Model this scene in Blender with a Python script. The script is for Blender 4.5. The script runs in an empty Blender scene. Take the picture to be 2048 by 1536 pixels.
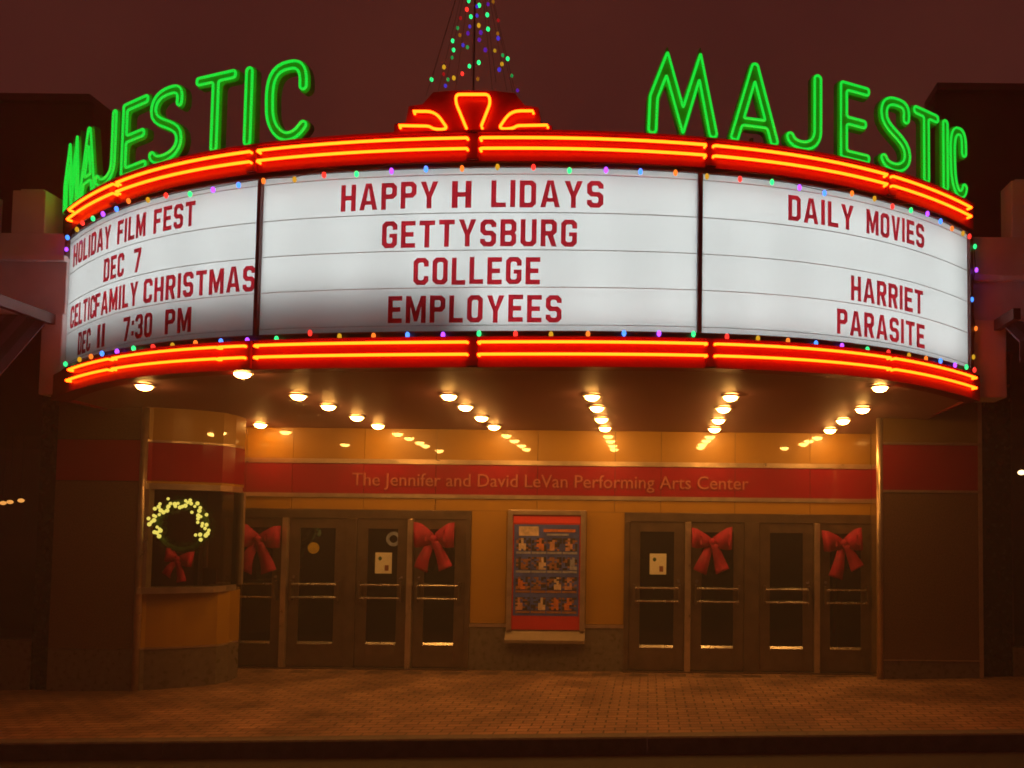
import bpy, bmesh, math, random
from mathutils import Vector, Matrix
from mathutils.geometry import tessellate_polygon
random.seed(7)
PI = math.pi
scene = bpy.context.scene
col = scene.collection

# ------------------------------------------------------------------ camera
K, CX, EYE = 1550.0, 1300.0, 1.994          # focal length and optical axis in photo pixels, eye height
PITCH, ROLL, HORIZON = math.radians(2.6), 0.011, 1065.0
CY = HORIZON - K*math.tan(PITCH)
RM = Matrix.Rotation(PI/2+PITCH, 3, 'X') @ Matrix.Rotation(ROLL, 3, 'Z')
cam_d = bpy.data.cameras.new('camera'); cam = bpy.data.objects.new('camera', cam_d); col.objects.link(cam)
cam.matrix_world = Matrix.Translation((0, 0, EYE)) @ RM.to_4x4()
cam_d.sensor_width = 36; cam_d.lens = K/2048*36
cam_d.shift_x = (1024-CX)/2048; cam_d.shift_y = (CY-768)/2048
cam_d.clip_end = 500
scene.camera = cam

# ------------------------------------------------------------------ night sky, exposure, sampling
world = bpy.data.worlds.new('World'); scene.world = world; world.use_nodes = True
wb = world.node_tree.nodes['Background']
wb.inputs['Strength'].default_value = 0.066
_nt = world.node_tree                            # low cloud lit by the town: maroon with browner and greyer drifts
_tc = _nt.nodes.new('ShaderNodeTexCoord'); _no = _nt.nodes.new('ShaderNodeTexNoise'); _ra = _nt.nodes.new('ShaderNodeValToRGB')
_no.inputs['Scale'].default_value = 2.2; _no.inputs['Detail'].default_value = 5; _no.inputs['Roughness'].default_value = 0.55
_nt.links.new(_tc.outputs['Generated'], _no.inputs['Vector']); _nt.links.new(_no.outputs['Fac'], _ra.inputs['Fac'])
_ra.color_ramp.elements[0].position = 0.30; _ra.color_ramp.elements[0].color = (0.72, 0.15, 0.15, 1)
_ra.color_ramp.elements[1].position = 0.72; _ra.color_ramp.elements[1].color = (1.25, 0.30, 0.20, 1)
_nt.links.new(_ra.outputs['Color'], wb.inputs['Color'])
scene.view_settings.view_transform = 'Standard'; scene.view_settings.look = 'None'
scene.view_settings.exposure = 0; scene.view_settings.gamma = 1
cy_ = scene.cycles
cy_.max_bounces = 6; cy_.diffuse_bounces = 4; cy_.glossy_bounces = 3; cy_.transmission_bounces = 4; cy_.transparent_max_bounces = 4
cy_.sample_clamp_indirect = 3.0; cy_.caustics_reflective = False; cy_.caustics_refractive = False
cy_.use_denoising = True
cy_.filter_width = 1.7

def ray(px, py):
    return RM @ Vector(((px-CX)/K, -(py-CY)/K, -1))
def at(px, py, Y):
    d = ray(px, py); return d*(Y/d.y) + Vector((0, 0, EYE))

# ------------------------------------------------------------------ materials
def mat(name, color, rough=0.5, metal=0.0, spec=0.5, emit=None, estr=0.0, noise=None, bump=None, coat=0.0, sampling=None):
    m = bpy.data.materials.new(name); m.use_nodes = True
    nt = m.node_tree; b = nt.nodes['Principled BSDF']
    b.inputs['Base Color'].default_value = (*color, 1); b.inputs['Roughness'].default_value = rough
    b.inputs['Metallic'].default_value = metal; b.inputs['Specular IOR Level'].default_value = spec
    if coat:
        b.inputs['Coat Weight'].default_value = coat; b.inputs['Coat Roughness'].default_value = 0.03
    if emit:
        b.inputs['Emission Color'].default_value = (*emit, 1); b.inputs['Emission Strength'].default_value = estr
    if noise or bump:
        tc = nt.nodes.new('ShaderNodeTexCoord')
    if noise:                                  # (scale, amount): wear and soiling of the base colour
        n = nt.nodes.new('ShaderNodeTexNoise'); n.inputs['Scale'].default_value = noise[0]; n.inputs['Detail'].default_value = 6
        nt.links.new(tc.outputs['Object'], n.inputs['Vector'])
        r = nt.nodes.new('ShaderNodeMapRange'); r.inputs['From Min'].default_value = 0.3; r.inputs['From Max'].default_value = 0.7
        r.inputs['To Min'].default_value = 1-noise[1]; r.inputs['To Max'].default_value = 1+noise[1]*0.6
        nt.links.new(n.outputs['Fac'], r.inputs['Value'])
        mx = nt.nodes.new('ShaderNodeMix'); mx.data_type = 'RGBA'; mx.blend_type = 'MULTIPLY'; mx.inputs[0].default_value = 1
        mx.inputs[6].default_value = (*color, 1); nt.links.new(r.outputs['Result'], mx.inputs[7])
        nt.links.new(mx.outputs[2], b.inputs['Base Color'])
        r2 = nt.nodes.new('ShaderNodeMapRange'); r2.inputs['To Min'].default_value = max(0.02, rough-0.12); r2.inputs['To Max'].default_value = min(1, rough+0.12)
        nt.links.new(n.outputs['Fac'], r2.inputs['Value']); nt.links.new(r2.outputs['Result'], b.inputs['Roughness'])
    if bump:                                   # (scale, strength)
        n = nt.nodes.new('ShaderNodeTexNoise'); n.inputs['Scale'].default_value = bump[0]; n.inputs['Detail'].default_value = 5
        nt.links.new(tc.outputs['Object'], n.inputs['Vector'])
        bp = nt.nodes.new('ShaderNodeBump'); bp.inputs['Strength'].default_value = bump[1]; bp.inputs['Distance'].default_value = 0.01
        nt.links.new(n.outputs['Fac'], bp.inputs['Height']); nt.links.new(bp.outputs['Normal'], b.inputs['Normal'])
    if sampling: m.cycles.emission_sampling = sampling
    return m

def glow(name, rgb, s, sampling=None):         # a lit lamp: glass that emits
    return mat(name, (0.02, 0.02, 0.02), 0.3, emit=rgb, estr=s, sampling=sampling)

M = {}
M['plaster'] = mat('dark_plaster', (0.85, 0.50, 0.62), 0.8, noise=(0.6, 0.25), bump=(30, 0.3))
M['brickwall'] = mat('side_brick', (0.10, 0.055, 0.05), 0.85, noise=(1.2, 0.3), bump=(20, 0.4))
M['stucco'] = mat('white_stucco', (0.80, 0.76, 0.76), 0.75, noise=(2.5, 0.12), bump=(60, 0.25))
M['ochre'] = mat('ochre_panel', (0.42, 0.205, 0.008), 0.40, noise=(1.5, 0.10), coat=1.0)
M['redpanel'] = mat('red_panel', (0.30, 0.003, 0.018), 0.16, noise=(1.5, 0.10), coat=0.2)
M['brownstone'] = mat('brown_granite', (0.16, 0.085, 0.05), 0.09, noise=(55, 0.35), coat=0.3)
M['base'] = mat('grey_brown_base', (0.16, 0.12, 0.09), 0.3, noise=(14, 0.3))
M['trim'] = mat('satin_trim', (0.62, 0.45, 0.32), 0.32, metal=0.75, noise=(8, 0.15))
M['chrome'] = mat('brushed_steel', (0.62, 0.55, 0.48), 0.25, metal=0.95, noise=(12, 0.12))
M['bronze'] = mat('bronze_frame', (0.19, 0.125, 0.085), 0.34, metal=0.65, noise=(6, 0.2))
M['glass'] = mat('dark_glass', (0.008, 0.006, 0.006), 0.04, spec=0.5)
M['soffit'] = mat('soffit_plaster', (0.28, 0.12, 0.12), 0.6, noise=(1.2, 0.15))
M['fascia'] = mat('red_enamel', (0.17, 0.001, 0.003), 0.5, spec=0.1, noise=(3, 0.15), coat=0.12)
M['fascia'].node_tree.nodes['Principled BSDF'].inputs['Coat IOR'].default_value = 1.5
M['fascia'].node_tree.nodes['Principled BSDF'].inputs['Coat Roughness'].default_value = 0.12
M['darktrim'] = mat('brown_metal', (0.10, 0.05, 0.045), 0.4, metal=0.3, noise=(6, 0.2))
M['boxwhite'] = mat('box_white', (0.3, 0.3, 0.3), 0.8)
M['roofdeck'] = mat('deck_felt', (0.06, 0.05, 0.05), 0.9, noise=(4, 0.3))
M['neon'] = glow('red_neon', (1.0, 0.045, 0.0014), 18.0)
M['green'] = glow('green_neon', (0.0, 0.9, 0.05), 0.95)
M['letterbody'] = mat('green_channel', (0.02, 0.55, 0.04), 0.45, noise=(5, 0.2))
M['lamp'] = glow('downlight_lens', (1.0, 0.46, 0.095), 104.0)
M['ring'] = mat('lamp_ring', (0.55, 0.45, 0.38), 0.35, metal=0.4)
M['bow'] = mat('red_velvet', (0.36, 0.001, 0.035), 0.75, noise=(9, 0.3), bump=(40, 0.3))
M['paper'] = mat('paper', (0.75, 0.68, 0.52), 0.7, noise=(20, 0.06))
M['needles'] = mat('fir_green', (0.035, 0.10, 0.025), 0.8, noise=(30, 0.4))
M['wire'] = mat('green_wire', (0.01, 0.03, 0.012), 0.6)
M['pole'] = mat('dark_pole', (0.05, 0.04, 0.04), 0.5, metal=0.5)
M['road'] = mat('asphalt', (0.045, 0.04, 0.038), 0.75, noise=(3, 0.3), bump=(80, 0.6))
M['kerb'] = mat('kerb_stone', (0.15, 0.12, 0.10), 0.7, noise=(8, 0.3), bump=(40, 0.4))
M['awning'] = mat('awning_canvas', (0.04, 0.03, 0.045), 0.85, noise=(5, 0.2))
M['awnstripe'] = mat('awning_stripe', (0.11, 0.08, 0.11), 0.85, noise=(5, 0.2))
M['interior'] = mat('dim_interior', (0.16, 0.09, 0.05), 0.7, noise=(3, 0.3))
M['black'] = mat('black_tile', (0.02, 0.015, 0.015), 0.25, noise=(10, 0.3))
BULB = {
 'red': glow('bulb_red', (1.0, 0.03, 0.02), 2.08, 'NONE'), 'green': glow('bulb_green', (0.02, 1.3, 0.32), 1.3, 'NONE'),
 'blue': glow('bulb_blue', (0.04, 0.22, 1.0), 2.4699999999999998, 'NONE'), 'purple': glow('bulb_purple', (0.36, 0.06, 1.0), 2.6, 'NONE'),
 'gold': glow('bulb_gold', (1.0, 0.52, 0.02), 0.75, 'NONE'), 'orange': glow('bulb_orange', (1.0, 0.20, 0.02), 1.56, 'NONE'),
 'warm': glow('bulb_warm', (0.95, 0.78, 0.13), 1.0, 'NONE')}
DIM = {'green': glow('bulb_green_dim', (0.02, 1.0, 0.22), 0.35, 'NONE'), 'blue': glow('bulb_blue_dim', (0.10, 0.06, 1.0), 0.6, 'NONE'),
 'purple': glow('bulb_purple_dim', (0.26, 0.03, 1.0), 0.4, 'NONE'), 'gold': glow('bulb_gold_dim', (1.0, 0.55, 0.02), 0.5, 'NONE'),
 'red': glow('bulb_red_dim', (1.0, 0.01, 0.02), 0.35, 'NONE'), 'orange': glow('bulb_orange_dim', (1.0, 0.36, 0.02), 0.3, 'NONE')}

# translucent sign face and translucent red letters
def translucent(name, c, refl, gloss):
    m = bpy.data.materials.new(name); m.use_nodes = True; nt = m.node_tree; nt.nodes.clear()
    out = nt.nodes.new('ShaderNodeOutputMaterial'); t = nt.nodes.new('ShaderNodeBsdfTranslucent'); t.inputs['Color'].default_value = (*c, 1)
    d = nt.nodes.new('ShaderNodeBsdfDiffuse'); d.inputs['Color'].default_value = (*refl, 1)
    g = nt.nodes.new('ShaderNodeBsdfGlossy'); g.inputs['Roughness'].default_value = 0.15
    fr = nt.nodes.new('ShaderNodeFresnel'); fr.inputs['IOR'].default_value = gloss
    a = nt.nodes.new('ShaderNodeMixShader'); a.inputs[0].default_value = 0.3
    nt.links.new(t.outputs[0], a.inputs[1]); nt.links.new(d.outputs[0], a.inputs[2])
    b = nt.nodes.new('ShaderNodeMixShader'); nt.links.new(fr.outputs[0], b.inputs[0])
    nt.links.new(a.outputs[0], b.inputs[1]); nt.links.new(g.outputs[0], b.inputs[2])
    nt.links.new(b.outputs[0], out.inputs[0]); return m
M['face'] = translucent('milk_acrylic', (0.94, 0.96, 0.95), (0.32, 0.34, 0.34), 1.15)
M['redletter'] = translucent('red_acrylic', (0.78, 0.14, 0.19), (0.42, 0.012, 0.016), 1.1)

# brick paving with a row of alternating dark pavers in front of the doors
def paving():
    m = bpy.data.materials.new('brick_paving'); m.use_nodes = True; nt = m.node_tree; b = nt.nodes['Principled BSDF']
    tc = nt.nodes.new('ShaderNodeTexCoord')
    br = nt.nodes.new('ShaderNodeTexBrick'); nt.links.new(tc.outputs['Object'], br.inputs['Vector'])
    br.inputs['Scale'].default_value = 1.0; br.inputs['Brick Width'].default_value = 0.21; br.inputs['Row Height'].default_value = 0.105
    br.inputs['Mortar Size'].default_value = 0.010; br.inputs['Mortar Smooth'].default_value = 0.3
    br.inputs['Color1'].default_value = (0.36, 0.19, 0.105, 1); br.inputs['Color2'].default_value = (0.26, 0.13, 0.075, 1); br.inputs['Mortar'].default_value = (0.085, 0.05, 0.035, 1)
    n = nt.nodes.new('ShaderNodeTexNoise'); n.inputs['Scale'].default_value = 1.3; n.inputs['Detail'].default_value = 7
    nt.links.new(tc.outputs['Object'], n.inputs['Vector'])
    r = nt.nodes.new('ShaderNodeMapRange'); r.inputs['From Min'].default_value = 0.3; r.inputs['From Max'].default_value = 0.7; r.inputs['To Min'].default_value = 0.5; r.inputs['To Max'].default_value = 1.3
    nt.links.new(n.outputs['Fac'], r.inputs['Value'])
    mx = nt.nodes.new('ShaderNodeMix'); mx.data_type = 'RGBA'; mx.blend_type = 'MULTIPLY'; mx.inputs[0].default_value = 1
    nt.links.new(br.outputs['Color'], mx.inputs[6]); nt.links.new(r.outputs['Result'], mx.inputs[7])
    # door-side border: dark and light pavers by turns
    sx = nt.nodes.new('ShaderNodeSeparateXYZ'); nt.links.new(tc.outputs['Object'], sx.inputs[0])
    def mth(op, a, v, c=None):
        q = nt.nodes.new('ShaderNodeMath'); q.operation = op; nt.links.new(a, q.inputs[0])
        if hasattr(v, 'links'): nt.links.new(v, q.inputs[1])
        else: q.inputs[1].default_value = v
        return q.outputs[0]
    inrow = mth('MULTIPLY', mth('GREATER_THAN', sx.outputs['Y'], 10.82), mth('LESS_THAN', sx.outputs['Y'], 11.05))
    alt = mth('GREATER_THAN', mth('FRACT', mth('MULTIPLY', sx.outputs['X'], 1.9), 0), 0.5)
    mx2 = nt.nodes.new('ShaderNodeMix'); mx2.data_type = 'RGBA'
    nt.links.new(mth('MULTIPLY', mth('MULTIPLY', inrow, alt), 0.6), mx2.inputs[0]); nt.links.new(mx.outputs[2], mx2.inputs[6]); mx2.inputs[7].default_value = (0.05, 0.03, 0.02, 1)
    nt.links.new(mx2.outputs[2], b.inputs['Base Color'])
    r2 = nt.nodes.new('ShaderNodeMapRange'); r2.inputs['To Min'].default_value = 0.35; r2.inputs['To Max'].default_value = 0.75
    nt.links.new(n.outputs['Fac'], r2.inputs['Value']); nt.links.new(r2.outputs['Result'], b.inputs['Roughness'])
    bp = nt.nodes.new('ShaderNodeBump'); bp.inputs['Strength'].default_value = 0.6; bp.inputs['Distance'].default_value = 0.006; bp.invert = True
    nt.links.new(br.outputs['Fac'], bp.inputs['Height']); nt.links.new(bp.outputs['Normal'], b.inputs['Normal'])
    return m
M['paving'] = paving()

# ------------------------------------------------------------------ mesh helpers
class MB:
    def __init__(s): s.v = []; s.f = []
    def add(s, vs, fs):
        o = len(s.v); s.v += [Vector(v) for v in vs]; s.f += [tuple(i+o for i in f) for f in fs]; return s
    def box(s, x0, x1, y0, y1, z0, z1):
        return s.add([(x, y, z) for z in (z0, z1) for y in (y0, y1) for x in (x0, x1)],
                     [(0, 2, 3, 1), (4, 5, 7, 6), (0, 1, 5, 4), (2, 6, 7, 3), (0, 4, 6, 2), (1, 3, 7, 5)])
    def tube(s, pts, r, n=8, closed=False, cap=True):
        pts = [Vector(p) for p in pts]; N = len(pts); rings = []
        t0 = (pts[1]-pts[0]).normalized()
        up = Vector((0, 0, 1)) if abs(t0.z) < 0.9 else Vector((0, 1, 0))
        u = t0.cross(up).normalized()
        for i, p in enumerate(pts):
            if closed: t = pts[(i+1) % N]-pts[i-1]
            else: t = pts[min(i+1, N-1)]-pts[max(i-1, 0)]
            if t.length < 1e-9: t = t0
            t = t.normalized(); u = (u - t*u.dot(t)).normalized(); w = t.cross(u)
            rr = r[i] if isinstance(r, (list, tuple)) else r
            rings.append([p + (u*math.cos(2*PI*k/n) + w*math.sin(2*PI*k/n))*rr for k in range(n)])
        vs = [v for R_ in rings for v in R_]; fs = []
        for i in range(N if closed else N-1):
            j = (i+1) % N
            for k in range(n): fs.append((i*n+k, i*n+(k+1) % n, j*n+(k+1) % n, j*n+k))
        if cap and not closed:
            fs.append(tuple(range(n))[::-1]); fs.append(tuple((N-1)*n+k for k in range(n)))
        return s.add(vs, fs)
    def ball(s, c, r, sz=(1, 1, 1), n=8, m=6):
        c = Vector(c); vs = []; fs = []
        for i in range(m+1):
            a = PI*i/m
            for k in range(n):
                b = 2*PI*k/n; vs.append(c+Vector((math.sin(a)*math.cos(b)*r*sz[0], math.sin(a)*math.sin(b)*r*sz[1], math.cos(a)*r*sz[2])))
        for i in range(m):
            for k in range(n): fs.append((i*n+k, (i+1)*n+k, (i+1)*n+(k+1) % n, i*n+(k+1) % n))
        return s.add(vs, fs)
    def loops(s, loops, fr, d0, d1):
        """loops of 2D points (first outer, rest holes) extruded from depth d0 to d1; fr(x, y, d) -> point"""
        flat = [p for L in loops for p in L]; n = len(flat)
        tri = tessellate_polygon([[Vector((p[0], p[1], 0)) for p in L] for L in loops])
        vs = [fr(p[0], p[1], d0) for p in flat] + [fr(p[0], p[1], d1) for p in flat]
        fs = [tuple(t) for t in tri] + [tuple(i+n for i in t[::-1]) for t in tri]
        o = 0
        for L in loops:
            for i in range(len(L)):
                a, b = o+i, o+(i+1) % len(L); fs.append((a, b, b+n, a+n))
            o += len(L)
        return s.add(vs, fs)
    def wall(s, plan, z0, z1, th):
        """a wall of thickness th standing on a plan polyline (thickness to the left of travel)"""
        P = [Vector((p[0], p[1], 0)) for p in plan]; N = len(P); off = []
        for i in range(N):
            a = (P[i]-P[i-1]).normalized() if i else (P[1]-P[0]).normalized()
            b = (P[i+1]-P[i]).normalized() if i < N-1 else a
            na, nb = Vector((-a.y, a.x, 0)), Vector((-b.y, b.x, 0)); m = (na+nb)
            m = m/ max(m.length, 1e-6); k = th/max(0.3, m.dot(na)); off.append(P[i]+m*k)
        vs = []
        for z in (z0, z1):
            vs += [(p.x, p.y, z) for p in P] + [(p.x, p.y, z) for p in off]
        fs = []; T = 2*N
        for i in range(N-1):
            fs += [(i, i+1, T+i+1, T+i), (N+i+1, N+i, T+N+i, T+N+i+1), (T+i, T+i+1, T+N+i+1, T+N+i), (i+1, i, N+i, N+i+1)]
        fs += [(0, T, T+N, N), (N-1, 2*N-1, T+2*N-1, T+N-1)]
        return s.add(vs, fs)

ORG = {}                                        # world origin of every object's own space
def obj(name, mb, m, parent=None, smooth=False, local=False, bevel=0):
    """links mb as ONE mesh object; coordinates are world ones unless local (then relative to the parent)"""
    me = bpy.data.meshes.new(name)
    o = bpy.data.objects.new(name, me); col.objects.link(o)
    org = ORG.get(parent.name, Vector()) if parent else Vector()
    if local: org = Vector()
    me.from_pydata([tuple(v-org) for v in mb.v], [], mb.f)
    bm = bmesh.new(); bm.from_mesh(me); bmesh.ops.recalc_face_normals(bm, faces=bm.faces)
    if bevel:
        ed = [e for e in bm.edges if len(e.link_faces) == 2 and e.calc_face_angle(0) > 0.6]
        bmesh.ops.bevel(bm, geom=ed, offset=bevel, segments=2, affect='EDGES', profile=0.6)
    bm.to_mesh(me); bm.free()
    if isinstance(m, list):
        for q in m: me.materials.append(q)
    else: me.materials.append(m)
    if smooth:
        me.polygons.foreach_set('use_smooth', [True]*len(me.polygons))
    if parent: o.parent = parent
    ORG[o.name] = ORG.get(parent.name, Vector()) if parent else Vector()
    return o
def tag(o, label, cat, group=None):
    o['label'] = label; o['category'] = cat
    if group: o['group'] = group
    return o
def thing(name, label, cat, loc=(0, 0, 0), group=None, rz=0):
    o = bpy.data.objects.new(name, None); col.objects.link(o); o.location = loc; o.rotation_euler.z = rz
    o.empty_display_size = 0.2
    ORG[o.name] = Vector(loc); return tag(o, label, cat, group)
def struct(name, mb, m):
    o = obj(name, mb, m); o['kind'] = 'structure'; return o
def copy_tree(o, parent=None):
    c = o.copy(); col.objects.link(c)
    if parent: c.parent = parent
    for ch in list(o.children): copy_tree(ch, c)
    return c
ORD = ['first', 'second', 'third', 'fourth', 'fifth', 'sixth', 'seventh', 'eighth', 'ninth', 'tenth', 'eleventh', 'twelfth', 'thirteenth',
       'fourteenth', 'fifteenth', 'sixteenth', 'seventeenth', 'eighteenth', 'nineteenth', 'twentieth', 'twenty-first']

# ------------------------------------------------------------------ marquee geometry: a curved front, swept up slightly at its ends
YC, RAD, XC = 7.1, 8.983, -1.392
YO = YC+RAD
YB = 11.2                                       # entrance wall
def lift_s(s): return 0.315*s*s+0.0825*s-0.106*s**3-0.381*s**4   # the front is not quite level along its length
def lift(t): return lift_s(RAD*math.sin(t)/5.6)
def zc(py): return at(945, py, YC).z            # height of a pixel row at the middle of the front
def cp(t, r, z): return Vector((XC+r*math.sin(t), YO-r*math.cos(t), z+lift(t)))
def cyl(px, py, r=None):
    """angle and flattened height of a pixel on the curved front"""
    r = r or RAD; d = ray(px, py); ox, oy = -XC, -YO
    a = d.x*d.x+d.y*d.y; b = 2*(ox*d.x+oy*d.y); c = ox*ox+oy*oy-r*r
    disc = b*b-4*a*c
    t = (-b-math.sqrt(max(0, disc)))/(2*a); p = d*t
    th = math.atan2(p.x-XC, YO-p.y); return th, p.z+EYE-lift(th)
THL, THR = cyl(134, 440)[0], cyl(1944, 430)[0]
WL, WR = -RAD*math.sin(THL), RAD*math.sin(THR)     # half widths on either side of the axis
def arc(mb, t0, t1, r0, r1, z0, z1, n=48):
    """curved slab between radii r0 (inner) and r1 (outer)"""
    vs = []; fs = []
    for i in range(n+1):
        t = t0+(t1-t0)*i/n
        vs += [cp(t, r0, z0), cp(t, r1, z0), cp(t, r1, z1), cp(t, r0, z1)]
    for i in range(n):
        for k in range(4): fs.append((4*i+k, 4*i+(k+1) % 4, 4*i+4+(k+1) % 4, 4*i+4+k))
    fs += [(0, 1, 2, 3), (4*n+3, 4*n+2, 4*n+1, 4*n)]
    return mb.add(vs, fs)
ZT, ZB = zc(268), zc(737)
Z_UB, Z_W1, Z_W0, Z_LT = zc(323), zc(332), zc(662), zc(676)
ZS = ZB+0.035                                   # soffit level
ZSB = at(1000, 860, YB).z
def soffit_z(x, y):
    s = max(-WL/5.6, min(WR/5.6, (x-XC)/5.6)); yf = YO-math.sqrt(max(0.01, RAD*RAD-(x-XC)**2)) if abs(x-XC) < RAD else YB
    f = max(0, min(1, (YB-y)/max(0.2, YB-yf))); return ZSB+(ZS-ZSB+lift_s(s))*f

# ------------------------------------------------------------------ ground
KY = 7.3
def gz(x, y):
    t = max(0, min(1, (10.95-y)/0.9)); t = t*t*(3-2*t)
    return 0.0205*(x+4.5)*t
def grid(x0, x1, y0, y1, nx, ny, zf):
    mb = MB(); vs = []; fs = []
    for j in range(ny+1):
        for i in range(nx+1):
            x = x0+(x1-x0)*i/nx; y = y0+(y1-y0)*j/ny; vs.append((x, y, zf(x, y)))
    for j in range(ny):
        for i in range(nx): a = j*(nx+1)+i; fs.append((a, a+1, a+nx+2, a+nx+1))
    return mb.add(vs, fs)
struct('sidewalk', grid(-30, 30, KY+0.15, 11.3, 60, 30, gz), M['paving'])
kb = MB(); n = 40
for i in range(n):                              # kerb stones, 1.5 m each, with open joints
    x0 = -30+1.5*i; x1 = x0+1.4975
    vs = []
    for x in (x0, x1):
        z = gz(x, KY); vs += [(x, KY, z-0.3), (x, KY, z-0.012), (x, KY+0.012, z+0.002), (x, KY+0.148, z+0.002), (x, KY+0.148, z-0.3)]
    kb.add(vs, [(0, 1, 6, 5), (1, 2, 7, 6), (2, 3, 8, 7), (3, 4, 9, 8), (0, 5, 9, 4), (4, 3, 2, 1, 0), (5, 6, 7, 8, 9)])
struct('kerb', kb, M['kerb'])
struct('road', grid(-60, 60, -40, KY+0.1, 60, 20, lambda x, y: gz(x, KY)-0.16), M['road'])

# ------------------------------------------------------------------ theatre building
theatre = thing('theatre_building', 'theatre with a recessed ochre and red panelled entrance under a curved marquee', 'building', (XC, YB, 0))
# upper wall behind the roof signs
uw = MB(); XL, XR = at(165, 300, 12.4).x, at(1880, 300, 12.4).x
uw.box(XL, XR, 12.4, 13.0, 3.3, ZT+0.15)
obj('upper_wall', uw, M['plaster'], theatre)
XW0, XW1 = -7.3, at(1742, 1180, YB).x           # entrance wall ends
zr = lambda py: at(1000, py, YB).z              # pixel row -> height on the entrance wall
Z = {k: zr(v) for k, v in dict(top=846, t1=921, t2=930, b1=990, b2=998, hd=1022, door=1040, tr1=1247, tr0=1254).items()}
Z['top'] = ZS+0.12
def panel_row(mb, xs, y, z0, z1, gap=0.007):
    for a, b in zip(xs, xs[1:]): mb.box(a+gap/2, b-gap/2, y, y+0.05, z0+0.002, z1-0.002)
seams = [XW0]+[at(p, 950, YB).x for p in (492, 585, 728, 872, 1075, 1230, 1322, 1470, 1620)]+[XW1]
GL = [at(p, 1180, YB).x for p in (455, 462, 565, 576, 690, 712, 815, 826, 930, 940)]
GR = [at(p, 1180, YB).x for p in (1248, 1258, 1369, 1381, 1488, 1518, 1627, 1638, 1743, 1757)]
ow = MB()
panel_row(ow, seams, YB, Z['t1'], Z['top'])
panel_row(ow, [XW0]+seams[1:-1]+[XW1], YB, Z['hd'], Z['b2'])
panel_row(ow, [XW0, GL[0]], YB, 0, Z['hd'])
panel_row(ow, [GL[9], at(1012, 1150, YB).x, at(1172, 1150, YB).x, GR[0]], YB, Z['tr1'], Z['hd'])
obj('ochre_panelling', ow, M['ochre'], theatre)
bk = MB(); bk.box(-8, 4.8, YB+0.06, YB+0.3, -0.3, Z['top']+0.3); obj('backing_wall', bk, M['darktrim'], theatre)
rb = MB(); panel_row(rb, seams, YB-0.004, Z['b1'], Z['t2']); band = obj('red_band', rb, M['redpanel'], theatre)
tr = MB(); tr.box(XW0, XW1, YB-0.018, YB+0.03, Z['t2'], Z['t1']); tr.box(XW0, XW1, YB-0.018, YB+0.03, Z['b2'], Z['b1'])
obj('band_trim', tr, M['trim'], theatre)
bs = MB(); bs.box(GL[9], GR[0], YB-0.01, YB+0.05, -0.1, Z['tr0']); obj('base_panel', bs, M['base'], theatre)
bt = MB(); bt.box(GL[9], GR[0], YB-0.022, YB+0.04, Z['tr0'], Z['tr1']-0.003); obj('base_trim', bt, M['trim'], theatre)

def text_mb(s, size, extrude=0.004, offset=0.0):
    cu = bpy.data.curves.new('t', 'FONT'); cu.body = s; cu.size = size; cu.extrude = extrude; cu.offset = offset; cu.resolution_u = 3
    o = bpy.data.objects.new('t', cu); col.objects.link(o)
    dg = bpy.context.evaluated_depsgraph_get(); dg.update()
    me = bpy.data.meshes.new_from_object(o.evaluated_get(dg))
    vs = [v.co.copy() for v in me.vertices]; fs = [tuple(p.vertices) for p in me.polygons]
    bpy.data.objects.remove(o); bpy.data.curves.remove(cu); bpy.data.meshes.remove(me)
    return vs, fs
vs, fs = text_mb('The Jennifer and David LeVan Performing Arts Center', 0.3)
tx0, tx1 = at(705, 962, YB).x, at(1497, 972, YB).x
x0 = min(v.x for v in vs); x1 = max(v.x for v in vs)
k = (tx1-tx0)/(x1-x0); zcap = 0.232*k/1.0
zb_ = at(1100, 975, YB).z; kz = (at(1100, 949, YB).z-zb_)/0.212
lm = MB(); lm.add([(tx0+(v.x-x0)*k, YB-0.016-v.z, zb_+v.y*kz) for v in vs], fs)
M['dimletter'] = mat('faded_red_letters', (0.44, 0.12, 0.085), 0.4)
obj('lettering', lm, M['dimletter'], band)

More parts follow.
